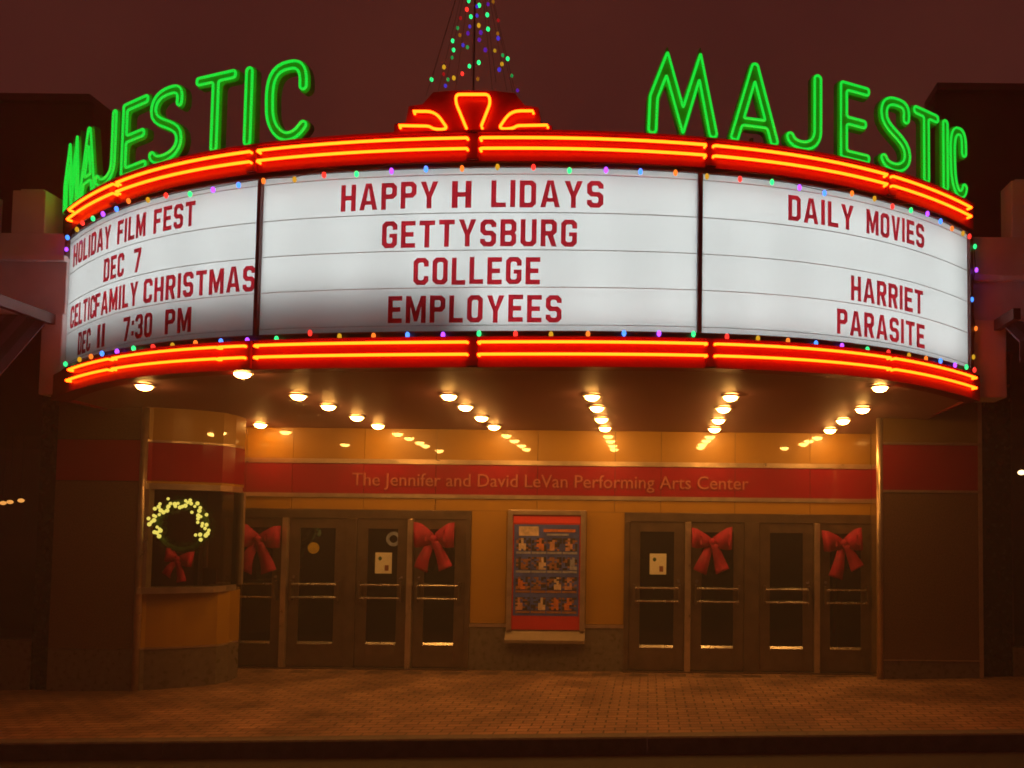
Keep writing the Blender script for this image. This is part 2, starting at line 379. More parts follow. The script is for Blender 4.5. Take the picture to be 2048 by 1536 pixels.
# doors -------------------------------------------------------------
def frame_group(G):
    f = MB(); y0, y1 = YB-0.03, YB+0.055
    f.box(G[0], G[9], y0, y1, Z['door'], Z['hd']-0.002)                     # header
    f.box(G[0], G[1], y0, y1, -0.1, Z['door']); f.box(G[8], G[9], y0, y1, -0.1, Z['door'])
    f.box(G[4], G[5], y0, y1, -0.1, Z['door'])
    obj('door_frame', f, M['bronze'], theatre, bevel=0.004)
    for a, b in ((2, 3), (6, 7)):
        m = MB(); m.box(G[a], G[b], YB-0.075, YB+0.05, -0.1, Z['door']); obj('mullion', m, M['trim'], theatre, bevel=0.006)
    s = MB(); s.box(G[0], G[9], YB-0.09, YB+0.05, -0.05, 0.022); obj('threshold', s, M['bronze'], theatre)
def door(x0, x1, hinge):
    w = x1-x0; g = 0.004; y0, y1 = YB-0.012, YB+0.035; zt = Z['door']-0.006; zb = 0.03
    sw = 0.155; gx0, gx1 = x0+sw, x1-sw; gz0, gz1 = zr(1291), zr(1060)
    d = MB()
    d.box(x0+g, gx0, y0, y1, zb, zt); d.box(gx1, x1-g, y0, y1, zb, zt)
    d.box(gx0, gx1, y0, y1, gz1, zt); d.box(gx0, gx1, y0, y1, zb, gz0)
    o = obj('door', d, M['bronze'], theatre, bevel=0.003)
    p = MB(); p.box(gx0-0.004, gx1+0.004, YB+0.008, YB+0.016, gz0-0.004, gz1+0.004); obj('glass', p, M['glass'], o)
    b = MB()                                                                # sloped glazing bead
    b.add([(x, yy, zz) for x in (gx0+0.003, gx1-0.003) for yy, zz in ((YB-0.016, gz0-0.012), (YB-0.016, gz0-0.002), (YB+0.004, gz0+0.030), (YB+0.006, gz0+0.001))],
          [(0, 1, 5, 4), (1, 2, 6, 5), (2, 3, 7, 6), (3, 0, 4, 7), (0, 3, 2, 1), (4, 5, 6, 7)])
    obj('sill_bead', b, M['chrome'], o)
    za, zb2 = zr(1172), zr(1198); bx0, bx1 = x0+0.06, x1-0.06; yb = YB-0.085
    for zz in (za, zb2):
        q = MB(); q.tube([(bx0+0.02, yb, zz), (bx1-0.02, yb, zz)], 0.016, 10); obj('push_bar', q, M['chrome'], o, smooth=False)
    for xx in (bx0, bx1-0.03):
        q = MB(); q.box(xx, xx+0.03, yb-0.02, y0, zb2-0.05, za+0.05); obj('bar_bracket', q, M['bronze'], o, bevel=0.005)
    lx = x1-0.09 if hinge < 0 else x0+0.09
    q = MB(); q.tube([(lx, y0+0.002, zr(1158)), (lx, y0-0.018, zr(1158))], 0.024, 14); obj('lock', q, M['chrome'], o)
    return o
for G in (GL, GR):
    frame_group(G)
    door(G[1], G[2], -1); door(G[3], G[4], 1); door(G[5], G[6], -1); door(G[7], G[8], 1)

# soffit recess end walls and right pier ------------------------------------
PY = 10.0
pr0, pr1 = at(1766, 1080, PY).x, at(1957, 1080, PY).x
zp = lambda py: at(1860, py, PY).z
pt = ZS+0.34
pz = [(-0.3, zp(1322), 'base'), (zp(1322)+0.004, zp(985), 'brownstone'), (zp(981), zp(890), 'redpanel'), (zp(886), pt, 'ochre2')]
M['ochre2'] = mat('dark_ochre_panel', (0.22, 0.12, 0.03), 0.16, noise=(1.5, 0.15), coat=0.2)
def pier_part(nm, z0, z1, m):
    q = MB(); q.loops([[(pr0, PY), (pr1, PY), (pr1, YB+0.05), (XW1+0.06, YB+0.05)]], lambda x, y, d: Vector((x, y, d)), z0, z1); obj(nm, q, M[m], theatre)
for (a, b, m), nm in zip(pz, ('pier_base', 'pier_shaft', 'pier_band', 'pier_top')): pier_part(nm, a, b, m)
q = MB()
for a, b in ((zp(985.5), zp(980.5)), (zp(890), zp(885.5)), (zp(1322)+0.0, zp(1320))): q.box(pr0, pr1+0.01, PY-0.012, PY+0.1, a, b)
q.box(pr1, pr1+0.05, PY-0.012, PY+0.1, -0.3, pt)
obj('pier_trim', q, M['trim'], theatre)
q = MB(); q.tube([(pr0-0.035, PY+0.02, -0.2), (pr0-0.035, PY+0.02, pt)], 0.042, 16); obj('corner_post', q, M['trim'], theatre, smooth=True)
# side wall between the post and the entrance wall
q = MB(); plan = [(XW1, YB), (pr0-0.03, PY+0.08)]
q.wall(plan[::-1], zr(990), Z['t2'], -0.05); obj('side_band', q, M['redpanel'], theatre)
q = MB(); q.wall(plan[::-1], Z['t2']+0.004, pt, -0.05); q.wall(plan[::-1], -0.2, zr(990)-0.004, -0.05); obj('side_panel', q, M['ochre2'], theatre)

# ------------------------------------------------------------------ ticket booth with the left pier
BY = 9.72
bx = [at(106, 1080, BY).x, at(281, 1080, BY+0.03).x]
P1 = Vector((bx[1], BY)); P2 = Vector((at(440, 1080, 10.08).x, 10.08)); P3 = Vector((at(484, 1080, 10.5).x, 10.5)); P4 = Vector((at(478, 1080, YB).x, YB+0.02))
booth = thing('ticket_booth', 'rounded ticket booth with a glazed window, brown stone front and red band', 'booth', (P1.x, P1.y, 0))
zf = lambda py: at(285, py, BY).z
curve = [P1+Vector((0.07, 0.0))]
for i in range(1, 9):                           # gently bowed street-side face
    u = i/8; a = P1.lerp(P2, u); bow_ = 0.05*math.sin(PI*u); curve.append(a+Vector((0.3, -1)).normalized()*bow_)
curve += [P2.lerp(P3, 0.5)+Vector((0.03, -0.03)), P3, P4]
cl = [(p.x, p.y) for p in curve]
zbz = [zf(1300), zf(1296), zf(1186), zf(1176), zf(978), zf(970), zf(966), zf(961), zf(884), zf(879)]
def bw(nm, pl, z0, z1, th, m, d=0.0):
    q = MB(); q.wall([(x, y-d) for x, y in pl], z0, z1, th); return obj(nm, q, M[m], booth)
bw('booth_base', cl, -0.35, zbz[0], 0.12, 'base'); bw('counter_panel', cl, zbz[1], zbz[2], 0.12, 'ochre')
bw('window_head', cl, zbz[6], zbz[7], 0.14, 'ochre')
bw('booth_band', cl, zbz[7]+0.003, zbz[8], 0.14, 'redpanel'); bw('booth_top', cl, zbz[9], pt-0.1, 0.14, 'ochre')
bw('base_trim', cl, zbz[0]+0.001, zbz[1]-0.001, 0.10, 'trim', 0.012); bw('floor_trim', cl, -0.13, -0.075, 0.02, 'trim', 0.02)
bw('band_trim', cl, zbz[8]+0.002, zbz[9]-0.002, 0.10, 'trim', 0.012)
wf = bw('window_frame', cl, zbz[4], zbz[6]-0.002, 0.16, 'trim', 0.03)
bw('window_sill', cl, zbz[2]-0.005, zbz[3]+0.008, 0.30, 'trim', 0.11)
q = MB()
jamb = cl[0]; q.box(jamb[0]-0.0, jamb[0]+0.05, jamb[1]-0.02, jamb[1]+0.08, zbz[3], zbz[4]); obj('window_post', q, M['trim'], booth); q = MB()
e = cl[-2]; q.box(e[0]-0.03, e[0]+0.012, e[1]-0.012, e[1]+0.04, zbz[3], zbz[4]); obj('window_post', q, M['trim'], booth)
def glassmat():
    m = bpy.data.materials.new('clear_glass'); m.use_nodes = True; nt = m.node_tree; nt.nodes.clear()
    out = nt.nodes.new('ShaderNodeOutputMaterial'); t = nt.nodes.new('ShaderNodeBsdfTransparent'); t.inputs[0].default_value = (0.75, 0.72, 0.70, 1)
    g = nt.nodes.new('ShaderNodeBsdfGlossy'); g.inputs['Roughness'].default_value = 0.02
    fr = nt.nodes.new('ShaderNodeFresnel'); fr.inputs['IOR'].default_value = 1.45
    b = nt.nodes.new('ShaderNodeMixShader'); nt.links.new(fr.outputs[0], b.inputs[0]); nt.links.new(t.outputs[0], b.inputs[1]); nt.links.new(g.outputs[0], b.inputs[2])
    nt.links.new(b.outputs[0], out.inputs[0]); return m
M['clear'] = glassmat()
q = MB(); q.wall(cl[:-1], zbz[3]+0.002, zbz[4]-0.002, 0.012)
q.v = [v+Vector((-0.02, 0.06, 0)) for v in q.v]; obj('glass', q, M['clear'], booth)
q = MB()                                         # inside: dark rear wall and counter, seen through the glass
q.box(bx[0]+0.1, P2.x-0.35, 10.95, 11.1, 0, 3.4); q.box(P1.x-0.15, P1.x-0.02, BY+0.16, 10.95, 0, 3.4); obj('interior_wall', q, M['darktrim'], booth)
q = MB(); q.box(at(416, 1100, 10.9).x, at(470, 1100, 10.9).x, 10.85, 10.9, zbz[3]-0.1, 3.2); obj('interior_panel', q, M['ochre2'], booth)
q = MB(); q.box(P1.x-0.02, P2.x-0.15, BY+0.62, 10.9, zbz[2]-0.12, zbz[2]-0.08); obj('counter', q, M['interior'], booth)
for px in (402, 412):
    q = MB(); X = at(px, 1100, 10.6).x; q.box(X-0.02, X+0.02, 10.58, 10.62, zbz[2]-0.08, at(px, 1090, 10.6).z+0.35); obj('divider_bar', q, M['trim'], booth)
q = MB(); X = at(423, 1150, 10.5).x; q.box(X-0.09, X+0.09, 10.45, 10.5, zbz[2]-0.08, zbz[2]+0.28); obj('terminal', q, M['interior'], booth)
# stone front and corner post
fz = [(-0.4, zf(1300), 'front_base', 'base'), (zf(1300)+0.004, zf(963), 'front_stone', 'brownstone'), (zf(962), zf(880), 'front_band', 'redpanel'), (zf(879), pt+0.12, 'front_top', 'brownstone')]
for a, b, nm, m in fz:
    q = MB(); q.box(bx[0], P1.x-0.03, BY, YB, a, b-0.002); obj(nm, q, M[m], booth)
q = MB(); q.tube([(P1.x+0.02, BY+0.015, -0.3), (P1.x+0.02, BY+0.015, pt-0.1)], 0.05, 16); obj('corner_post', q, M['trim'], booth, smooth=True)

# ------------------------------------------------------------------ poster case
py_ = YB-0.09
X0, X1 = at(1016, 1150, YB).x, at(1171, 1150, YB).x
zz = lambda py: at(1090, py, py_).z
case = thing('poster_case', 'wall poster case of red and blue thumbnails between the door groups', 'poster case', ((X0+X1)/2, YB, zz(1285)))
f = MB(); t_ = 0.07
f.box(X0, X0+t_, py_, YB-0.002, zz(1262), zz(1020)); f.box(X1-t_, X1, py_, YB-0.002, zz(1262), zz(1020)); f.box(X0+t_, X1-t_, py_, YB-0.002, zz(1030), zz(1020))
obj('case_frame', f, M['trim'], case, bevel=0.006)
l = MB(); l.add([(x, y, z) for x in (X0-0.01, X1+0.01) for y, z in ((py_-0.05, zz(1286)), (py_-0.05, zz(1280)), (YB-0.012, zz(1256)), (YB-0.012, zz(1286)))],
      [(0, 1, 5, 4), (1, 2, 6, 5), (2, 3, 7, 6), (3, 0, 4, 7), (0, 3, 2, 1), (4, 5, 6, 7)]); obj('ledge', l, mat('ledge_metal', (0.24, 0.16, 0.10), 0.45, metal=0.2, noise=(9, 0.2)), case)
a, b = X0+t_, X1-t_
M['p_red'] = mat('poster_red', (0.55, 0.015, 0.02), 0.5); M['p_blue'] = mat('poster_blue', (0.06, 0.09, 0.42), 0.5, noise=(5, 0.4))
M['p_dark'] = mat('poster_dark', (0.03, 0.025, 0.04), 0.5, noise=(9, 0.5))
p = MB(); p.box(a, b, py_+0.03, YB-0.003, zz(1260), zz(1030)); pst = obj('poster', p, M['p_red'], case)
M['p_head'] = mat('poster_header', (0.85, 0.05, 0.04), 0.4)  # brighter red paints in the glow of a lit header; no lamp here
q = MB(); q.box(a+0.01, b-0.01, py_+0.025, py_+0.03, zz(1046), zz(1033)); obj('header_strip', q, M['p_head'], pst)
w_ = b-a
q = MB(); q.box(a+0.02, b-0.02, py_+0.026, py_+0.03, zz(1232), zz(1049)); obj('blue_field', q, M['p_blue'], pst)
def mcol(nm, c): return mat(nm, c, 0.5, noise=(14, 0.35))
M['p_cream'] = mcol('poster_cream', (0.62, 0.45, 0.33)); M['p_pale'] = mcol('poster_pale', (0.30, 0.30, 0.42)); M['p_brown'] = mcol('poster_brown', (0.30, 0.12, 0.05)); M['p_skin'] = mcol('poster_skin', (0.55, 0.26, 0.16)); M['p_orange'] = mcol('poster_orange', (0.6, 0.16, 0.03))
q = MB(); q.box(a+w_*.09, a+w_*.38, py_+0.022, py_+0.026, zz(1072), zz(1053)); obj('badge', q, M['p_cream'], pst)
q = MB(); q.box(a+w_*.45, a+w_*.92, py_+0.022, py_+0.026, zz(1064), zz(1058)); obj('title_strip', q, M['p_orange'], pst)
q = MB(); q.box(a+w_*.5, a+w_*.82, py_+0.022, py_+0.026, zz(1071), zz(1067)); obj('subtitle_strip', q, M['p_pale'], pst)
accents = ['p_cream', 'p_orange', 'p_skin', 'p_skin', 'p_brown', 'p_cream', 'p_brown', 'p_pale', 'p_orange', 'p_brown', 'p_cream', 'p_skin', 'p_skin', 'p_cream', 'p_orange', 'p_orange']
for r in range(4):
    yt = [1076, 1114, 1154, 1195][r]
    for c in range(4):
        xx0 = a+w_*(.055+.228*c); xx1 = xx0+w_*.213
        q = MB(); q.box(xx0, xx1, py_+0.022, py_+0.026, zz(yt+26), zz(yt)); th = obj('thumbnail', q, M['p_dark'], pst)
        q = MB(); rnd = random.random; nx_, ny_ = 6, 7; slots = []
        zc0 = zz(yt+25.5); hh = zz(yt+0.5)-zc0; fx = .5+.5*(rnd()-.5); lit = accents[r*4+c]
        for ii in range(nx_):
            for jj in range(ny_):
                u_, v_ = (ii+.5)/nx_, (jj+.5)/ny_; dd = abs(u_-fx)*(1.6 if v_ > .55 else .9)+max(0, v_-.8)
                sl = 0 if dd < .22 and rnd() < .85 else (1 if rnd() < .30 else (2 if rnd() < .35 else 3))
                if sl == 3: sl = 3
                e_ = (xx1-xx0)/nx_; q.box(xx0+e_*ii, xx0+e_*(ii+1)-.0005, py_+0.0205, py_+0.0218, zc0+hh*jj/ny_, zc0+hh*(jj+1)/ny_-.0005); slots += [sl]*6
        o = obj('picture', q, [M[lit], M['p_blue'], M['p_brown'], M['p_dark']], th); o.data.polygons.foreach_set('material_index', slots)
        q = MB(); q.box(xx0, xx1, py_+0.022, py_+0.026, zz(yt+32), zz(yt+27.5)); obj('caption_strip', q, M['p_pale'] if (r < 2) else M['p_brown'], pst)

# ------------------------------------------------------------------ bows, notices, a sticker and a painted reflection on the doors
def ribbon(mb, pts, th=0.012):
    """pts: list of (left, right) point pairs of a ribbon, given a little thickness"""
    n = len(pts); vs = []
    for i, (l, r) in enumerate(pts):
        l, r = Vector(l), Vector(r)
        l2, r2 = [Vector(v) for v in pts[min(i+1, n-1)]]; l1, r1 = [Vector(v) for v in pts[max(i-1, 0)]]
        nn = ((l2+r2)-(l1+r1)).cross(r-l); nn = nn.normalized() if nn.length > 1e-9 else Vector((0, -1, 0))
        vs += [l+nn*th/2, r+nn*th/2, r-nn*th/2, l-nn*th/2]
    fs = []
    for i in range(n-1):
        for k in range(4): fs.append((4*i+k, 4*i+(k+1) % 4, 4*i+4+(k+1) % 4, 4*i+4+k))
    fs += [(0, 1, 2, 3), (4*n-1, 4*n-2, 4*n-3, 4*n-4)]
    return mb.add(vs, fs)
def make_bow(label, loc, group, s=1.0, name='red_bow'):
    t = thing(name, label, 'bow', loc, group)
    for sd in (-1, 1):
        pts = []; fa, fb, fc, fd = [random.uniform(.88, 1.12) for _ in range(4)]; ph = random.uniform(0, 6)
        for i in range(17):
            u = i/16; x = 0.31*math.sin(PI*u)**0.75 if 0 < u < 1 else 0.012; y = -0.03-0.075*math.sin(2*PI*u)*(1 if u < .5 else 1)
            hh = (0.055+0.105*min(1, x/0.24)**0.8)*fa; tilt = 0.06*fb*fb*(x/0.31); crease = 0.02*math.sin(u*23+ph); x *= fb**.5
            pts.append(((sd*x*s, (y+crease)*s, (tilt+hh)*s), (sd*x*s, (y-crease)*s, (tilt-hh*1.05)*s)))
        q = MB(); ribbon(q, pts, 0.012*s); obj('loop', q, M['bow'], t, smooth=True, local=True)
        pts = []
        for i in range(11):
            u = i/10; cx_ = sd*(0.02+0.17*fd*u**0.85)*s; cz_ = (-0.03-0.44*fc*u)*s; y = (-0.05-0.03*math.sin(u*5.0+sd))*s; hw = (0.055+0.05*u)*s
            pts.append(((cx_-hw, y-0.01*s, cz_-0.035*sd*u*s), (cx_+hw, y+0.012*s*math.sin(u*7), cz_+0.055*sd*u*s)))
        q = MB(); ribbon(q, pts, 0.010*s); obj('tail', q, M['bow'], t, smooth=True, local=True)
    q = MB(); q.ball((0, -0.06*s, 0.0), 0.055*s, (1, 0.8, 1.05), 12, 8); obj('knot', q, M['bow'], t, smooth=True, local=True)
    return t
bows = [(519, 1078, 'large red bow on the dark door nearest the ticket booth', .04), (869, 1077, 'large red bow on the door just left of the poster case', 0), (1424, 1084, 'large red bow on the door just right of the paler mullion and notice', 0),
        (1686, 1086, 'large red bow on the last door beside the right pier', -.09)]
for px, pyy, lb, rot in bows:
    p = at(px, pyy, YB-0.14); t = make_bow(lb, p, 'red bows hung on the entrance doors', 0.94)
    t.rotation_euler.y = rot; t.scale = (0.93+0.1*random.random(), 1, 0.97+0.06*random.random())
for px, pyy, lb in ((767, 1126, 'cream paper notice taped to the door glass left of the poster case'), (1316, 1128, 'cream paper notice taped to the door glass right of the poster case')):
    p = at(px, pyy, YB); t = thing('notice', lb, 'notice', (p.x, YB, p.z), 'paper notices on the doors')
    q = MB(); q.loops([[(-.12, -.15), (.12, -.15), (.12, .15), (-.12, .15)]], lambda x, y, d: Vector((x, -d, y)), -0.004, 0.002); obj('sheet', q, M['paper'], t, local=True)
    q = MB(); q.ball((-.05, -0.0, .065), .032, (1, .12, 1.1), 12, 6); obj('printed_mark', q, M['needles'], t, local=True)
    q = MB(); q.box(.02, .075, -0.004, -0.002, -.11, -.03); obj('printed_patch', q, mat('notice_brown', (.22, .06, .03), .6), t, local=True)
def disc(name, px, pyy, r, m, lb, ring=0):
    p = at(px, pyy, YB); q = MB(); n = 28
    out = [(math.cos(2*PI*i/n)*r, math.sin(2*PI*i/n)*r) for i in range(n)]
    lo = [out]
    if ring: lo.append([(x*ring, y*ring) for x, y in out][::-1])
    q.loops(lo, lambda x, y, d: Vector((p.x+x, YB-d, p.z+y)), -0.006, 0.003)
    return tag(obj(name, q, m), lb, 'sticker')
disc('round_sticker', 627, 1096, 0.082, mat('sticker_yellow', (0.50, 0.34, 0.03), 0.5, noise=(20, .3)), 'round mustard sticker on the second door from the booth')
disc('ring_reflection', 787, 1078, 0.105, mat('reflection_blue', (0.30, 0.33, 0.44), 0.4, noise=(14, .5)), 'pale blue ring reflection painted on the door above the left notice', 0.55)  # a ring-shaped reflection in the door glass, painted as a pale blue disc

# ------------------------------------------------------------------ wreath in the booth window
wp = at(365, 1052, BY-0.05); wr = thing('wreath', 'round green wreath of warm lights hanging in the booth window', 'wreath', (wp.x, wp.y, wp.z))
q = MB(); R0 = 0.30
ringp = [(R0*math.cos(2*PI*i/32), 0, R0*math.sin(2*PI*i/32)) for i in range(32)]
q.tube(ringp, 0.035, 7, True)
for i in range(1500):
    a = random.random()*2*PI; b = random.random()*2*PI; rr = 0.03+0.07*random.random()
    c = Vector((math.cos(a)*(R0+rr*math.cos(b)), rr*math.sin(b)*0.7, math.sin(a)*(R0+rr*math.cos(b))))
    d = Vector((random.gauss(0, 1), random.gauss(0, .6), random.gauss(0, 1))).normalized()*0.035
    e = d.cross(Vector((random.random(), 1, random.random()))).normalized()*0.005
    q.add([c-e, c+d, c+e], [(0, 1, 2)])
obj('fir_ring', q, M['needles'], wr, local=True)
angs = [(-0.55+(PI+1.0)*i/53)+random.uniform(-.06, .06) for i in range(54)]
for a in angs:
    rr = R0+random.uniform(-0.075, 0.085); q = MB(); q.ball((rr*math.cos(a), -0.085+random.uniform(-.02, .02), rr*math.sin(a)), random.uniform(0.017, 0.025), (1, 1, 1.1), 8, 6)
    obj('bulb', q, BULB['warm'], wr, smooth=True, local=True)
p = at(358, 1118, BY-0.1); make_bow('small crumpled red bow at the foot of the wreath', p, None, 0.52, 'wreath_bow')
b_ = [o for o in bpy.data.objects if o.name.startswith('wreath_bow')][0]; b_.rotation_euler.y = 0.2

# ------------------------------------------------------------------ marquee
marq = thing('marquee', 'curved theatre marquee with red neon bands above and below white reader boards', 'marquee', (XC, YC+1, ZB))
def marc(nm, m, t0, t1, r0, r1, z0, z1, n=56): q = MB(); arc(q, t0, t1, r0, r1, z0, z1, n); return obj(nm, q, M[m], marq)
RU, RL = RAD+0.02, RAD+0.075
marc('upper_fascia', 'fascia', THL, THR, RAD-0.12, RU, Z_UB, ZT)
marc('upper_strip', 'darktrim', THL, THR, RAD-0.20, RAD-0.005, Z_W1, Z_UB-0.002)
TLL, TLR = -math.asin((WL+0.05)/RL), math.asin((WR+0.05)/RL)
marc('lower_fascia', 'fascia', TLL, TLR, RAD-0.10, RL, ZB, Z_LT)
marc('lower_strip', 'darktrim', THL, THR, RAD-0.20, RAD+0.012, Z_LT+0.002, Z_W0)
marc('top_edge', 'fascia', THL, THR, RAD-0.08, RU+0.02, ZT+0.001, ZT+0.025)
# sign faces
tdl = (cyl(508, 520)[0]+cyl(521, 520)[0])/2; tdl = cyl(515, 520)[0]; tdr = cyl(1400, 520)[0]
TEL, TER = THL+0.006, THR-0.006; RP = RAD-0.03
dv = 0.02/RAD
faces = []
for nm, a, b in (('l', TEL, tdl-dv), ('c', tdl+dv, tdr-dv), ('r', tdr+dv, TER)):
    faces.append(marc('sign_panel', 'face', a, b, RP-0.006, RP, Z_W0-0.01, Z_W1+0.01, 36))
for t in (tdl, tdr): marc('panel_divider', 'darktrim', t-dv*1.05, t+dv*1.05, RP-0.05, RAD+0.008, Z_W0+0.001, Z_W1-0.001, 3)
for e0, e1 in ((THL, TEL), (TER, THR)): marc('end_post', 'darktrim', e0, e1, RP-0.1, RAD+0.01, Z_W0, Z_W1, 2)
M['track'] = mat('clear_track', (0.55, 0.58, 0.57), 0.3, noise=(30, .2))
rows = [345, 422, 497, 572, 648]
for py in rows:
    z = zc(py)
    for a, b in ((TEL, tdl-dv), (tdl+dv, tdr-dv), (tdr+dv, TER)): marc('letter_track', 'track', a, b, RP+0.001, RP+0.006, z-0.003, z+0.003, 30)
# light box behind the faces
RBX = RAD-0.36
q = MB(); arc(q, THL, THR, RBX-0.03, RBX, Z_W0-0.06, Z_W1+0.06); arc(q, THL, THR, RBX+0.001, RP-0.02, Z_W1+0.02, Z_W1+0.05); arc(q, THL, THR, RBX+0.001, RP-0.02, Z_W0-0.05, Z_W0-0.02)
obj('light_box', q, M['boxwhite'], marq)
NC = 14; NR = 4
hgt = (Z_W1-Z_W0)/NR; ca = (TER-TEL)/NC
for i in range(NC):
    t = TEL+ca*(i+.5)
    for j in range(NR):
        z = Z_W0+hgt*(j+.5)
        failing = 0.04 if j == 0 and i <= 6 else 1.0      # the tubes behind the lower left are failing
        wdt = RBX*ca*0.98
        ld = bpy.data.lights.new('sign_lamp', 'AREA'); ld.shape = 'RECTANGLE'; ld.size = wdt; ld.size_y = hgt*0.95
        ld.spread = math.radians(105); ld.energy = 25.5*wdt*hgt*failing; ld.color = (0.97, 1.0, 0.99)
        lo = bpy.data.objects.new('sign_lamp', ld); col.objects.link(lo)
        nrm = Vector((math.sin(t), -math.cos(t), 0)); p = cp(t, RBX+0.06, z)
        lo.matrix_world = Matrix.Translation(p) @ nrm.to_track_quat('-Z', 'Y').to_matrix().to_4x4()
# returns, deck, soffit
for sd, te in ((-1, THL), (1, THR)):
    e = cp(te, RAD-0.02, 0); q = MB(); q.box(min(e.x, e.x-sd*0.06), max(e.x, e.x-sd*0.06), e.y+0.02, 10.3, ZB+e.z+0.005, ZT+e.z-0.005); obj('end_return', q, M['fascia'], marq)
q = MB(); vs = []; fs = []; n = 40
for i in range(n+1):
    t = THL+(THR-THL)*i/n; p = cp(t, RAD-0.1, ZT-0.02); vs += [p, (p.x, 12.38, ZT+0.05)]
for i in range(n): fs.append((2*i, 2*i+2, 2*i+3, 2*i+1))
q.add(vs, fs); obj('roof_deck', q, M['roofdeck'], marq)
q = MB(); vs = []; fs = []; nx, ny = 60, 14
for i in range(nx+1):
    t = THL+(THR-THL)*i/nx; p = cp(t, RAD-0.06, ZS); kx = 1.0
    for j in range(ny+1):
        y = p.y+(YB+0.04-p.y)*j/ny; f = j/ny; vs.append((p.x+(p.x-XC)*(kx-1)*min(1, f*1.6), y, ZSB+(ZS-ZSB+lift(t))*(1-f)))
for i in range(nx):
    for j in range(ny): a = i*(ny+1)+j; fs.append((a, a+1, a+ny+2, a+ny+1))
q.add(vs, fs); obj('soffit', q, M['soffit'], marq)
# neon tubes on the fascias
def neon(px0, px1, prow, r, pref, pref1):
    z = zc(prow); t0 = cyl(px0, pref, r)[0]; t1 = cyl(px1, pref1, r)[0]
    n = max(6, int((t1-t0)/0.02)); pts = [cp(t0, r-0.055, z), cp(t0, r-0.012, z)]
    pts += [cp(t0+(t1-t0)*i/n, r, z+0.0) for i in range(n+1)]
    pts[2] = cp(t0+0.002, r, z); pts += [cp(t1, r-0.012, z), cp(t1, r-0.055, z)]
    q = MB(); q.tube(pts, 0.0135, 8); obj('neon_tube', q, M['neon'], marq, smooth=True)
for row, el, er in ((283, (136, 430), (1943, 422)), (304, (133, 450), (1943, 444))):
    for a, b, ref, rb_ in ((el[0], 226, el[1], 368), (231, 499, 366, 310), (513, 934, 308, 283), (960, 1412, 280, 296), (1428, 1775, 298, 352), (1785, er[0], 354, er[1])): neon(a, b, row, RU+0.06, ref, rb_)
for row, el, er in ((690, (135, 748), (1953, 760)), (714, (131, 767), (1953, 779))):
    for a, b, ref, rb_ in ((el[0], 214, el[1], 746), (222, 430, 730, 724), (434, 487, 722, 720), (506, 933, 722, 713), (956, 1414, 711, 716), (1431, 1782, 715, 747), (1790, er[0], 748, er[1])): neon(a, b, row, RL+0.055, ref, rb_)
for px, r0, z0, z1, ref in [(p, RU, Z_UB+.01, ZT-.01, rf) for p, rf in ((231, 360), (506, 320), (946, 300), (1420, 310), (1780, 360))]+[(p, RL, ZB+.01, Z_LT-.01, rf) for p, rf in ((496, 710), (945, 705), (1421, 710))]:
    t = cyl(px, ref, r0)[0]; marc('joint_cover', 'fascia', t-0.006, t+0.006, r0+0.001, r0+0.03, z0, z1, 2)
# crest over the middle
cpx = lambda px, py: (at(px, py, YC-0.02).x, at(px, py, YC-0.02).z)
sil = [(782, 266), (784, 240), (807, 236), (813, 204), (841, 200), (862, 176), (905, 172)]
out = [cpx(*p) for p in sil]; xm = (cpx(944, 200)[0]); full = [(x, z) for x, z in out]+[(2*xm-x, z) for x, z in out[::-1]]
q = MB(); q.loops([full], lambda x, z, d: Vector((x, YC+0.05-d, z)), -0.12, 0.0); cr = obj('crest', q, M['fascia'], marq)
def rounded(pts, rad, closed=False, n=5):
    out = []; N = len(pts)
    for i, p in enumerate(pts):
        p = Vector((p[0], p[1]))
        if not closed and i in (0, N-1): out.append(p); continue
        a = Vector(pts[i-1][:2]); b = Vector(pts[(i+1) % N][:2]); da = (a-p); db = (b-p)
        r = min(rad, da.length*0.48, db.length*0.48); A = p+da.normalized()*r; B = p+db.normalized()*r
        for k in range(n+1):
            u = k/n; out.append(A*(1-u)**2+p*2*u*(1-u)+B*u*u)
    return out
def crest_tube(px):
    pts = rounded([cpx(*p) for p in px], 0.09)
    q = MB(); q.tube([(pts[0].x, YC+.04, pts[0].y)]+[(p.x, YC-0.005, p.y) for p in pts]+[(pts[-1].x, YC+.04, pts[-1].y)], 0.013, 8); obj('neon_tube', q, M['neon'], cr, smooth=True)
crest_tube([(930, 250), (911, 204), (911, 187), (977, 187), (980, 204), (962, 250)])
L_ = [(826, 221), (870, 221), (893, 254), (884, 257.5), (866, 256), (857, 250.5), (797, 249.5)]
crest_tube(L_); crest_tube([(1891-x, y-1) for x, y in L_])

# ------------------------------------------------------------------ rooftop neon letters
HL, H0 = 0.835, 0.062
def stroke(pts, h, cap=8):
    """closed outline of a polyline drawn with half width h and round ends"""
    P = [Vector(p) for p in pts]; N = len(P); L, R_ = [], []
    for i in range(N):
        a = (P[i]-P[i-1]).normalized() if i else (P[1]-P[0]).normalized()
        b = (P[i+1]-P[i]).normalized() if i < N-1 else a
        na, nb = Vector((-a.y, a.x)), Vector((-b.y, b.x)); m = (na+nb).normalized(); k = h/max(0.28, m.dot(na))
        L.append(P[i]+m*k); R_.append(P[i]-m*k)
    def arcp(c, d, s):
        a0 = math.atan2(d.y, d.x); return [c+Vector((math.cos(a0+s*PI*k/cap), math.sin(a0+s*PI*k/cap)))*h for k in range(1, cap)]
    return L + arcp(P[-1], L[-1]-P[-1], -1) + R_[::-1] + arcp(P[0], R_[0]-P[0], -1)
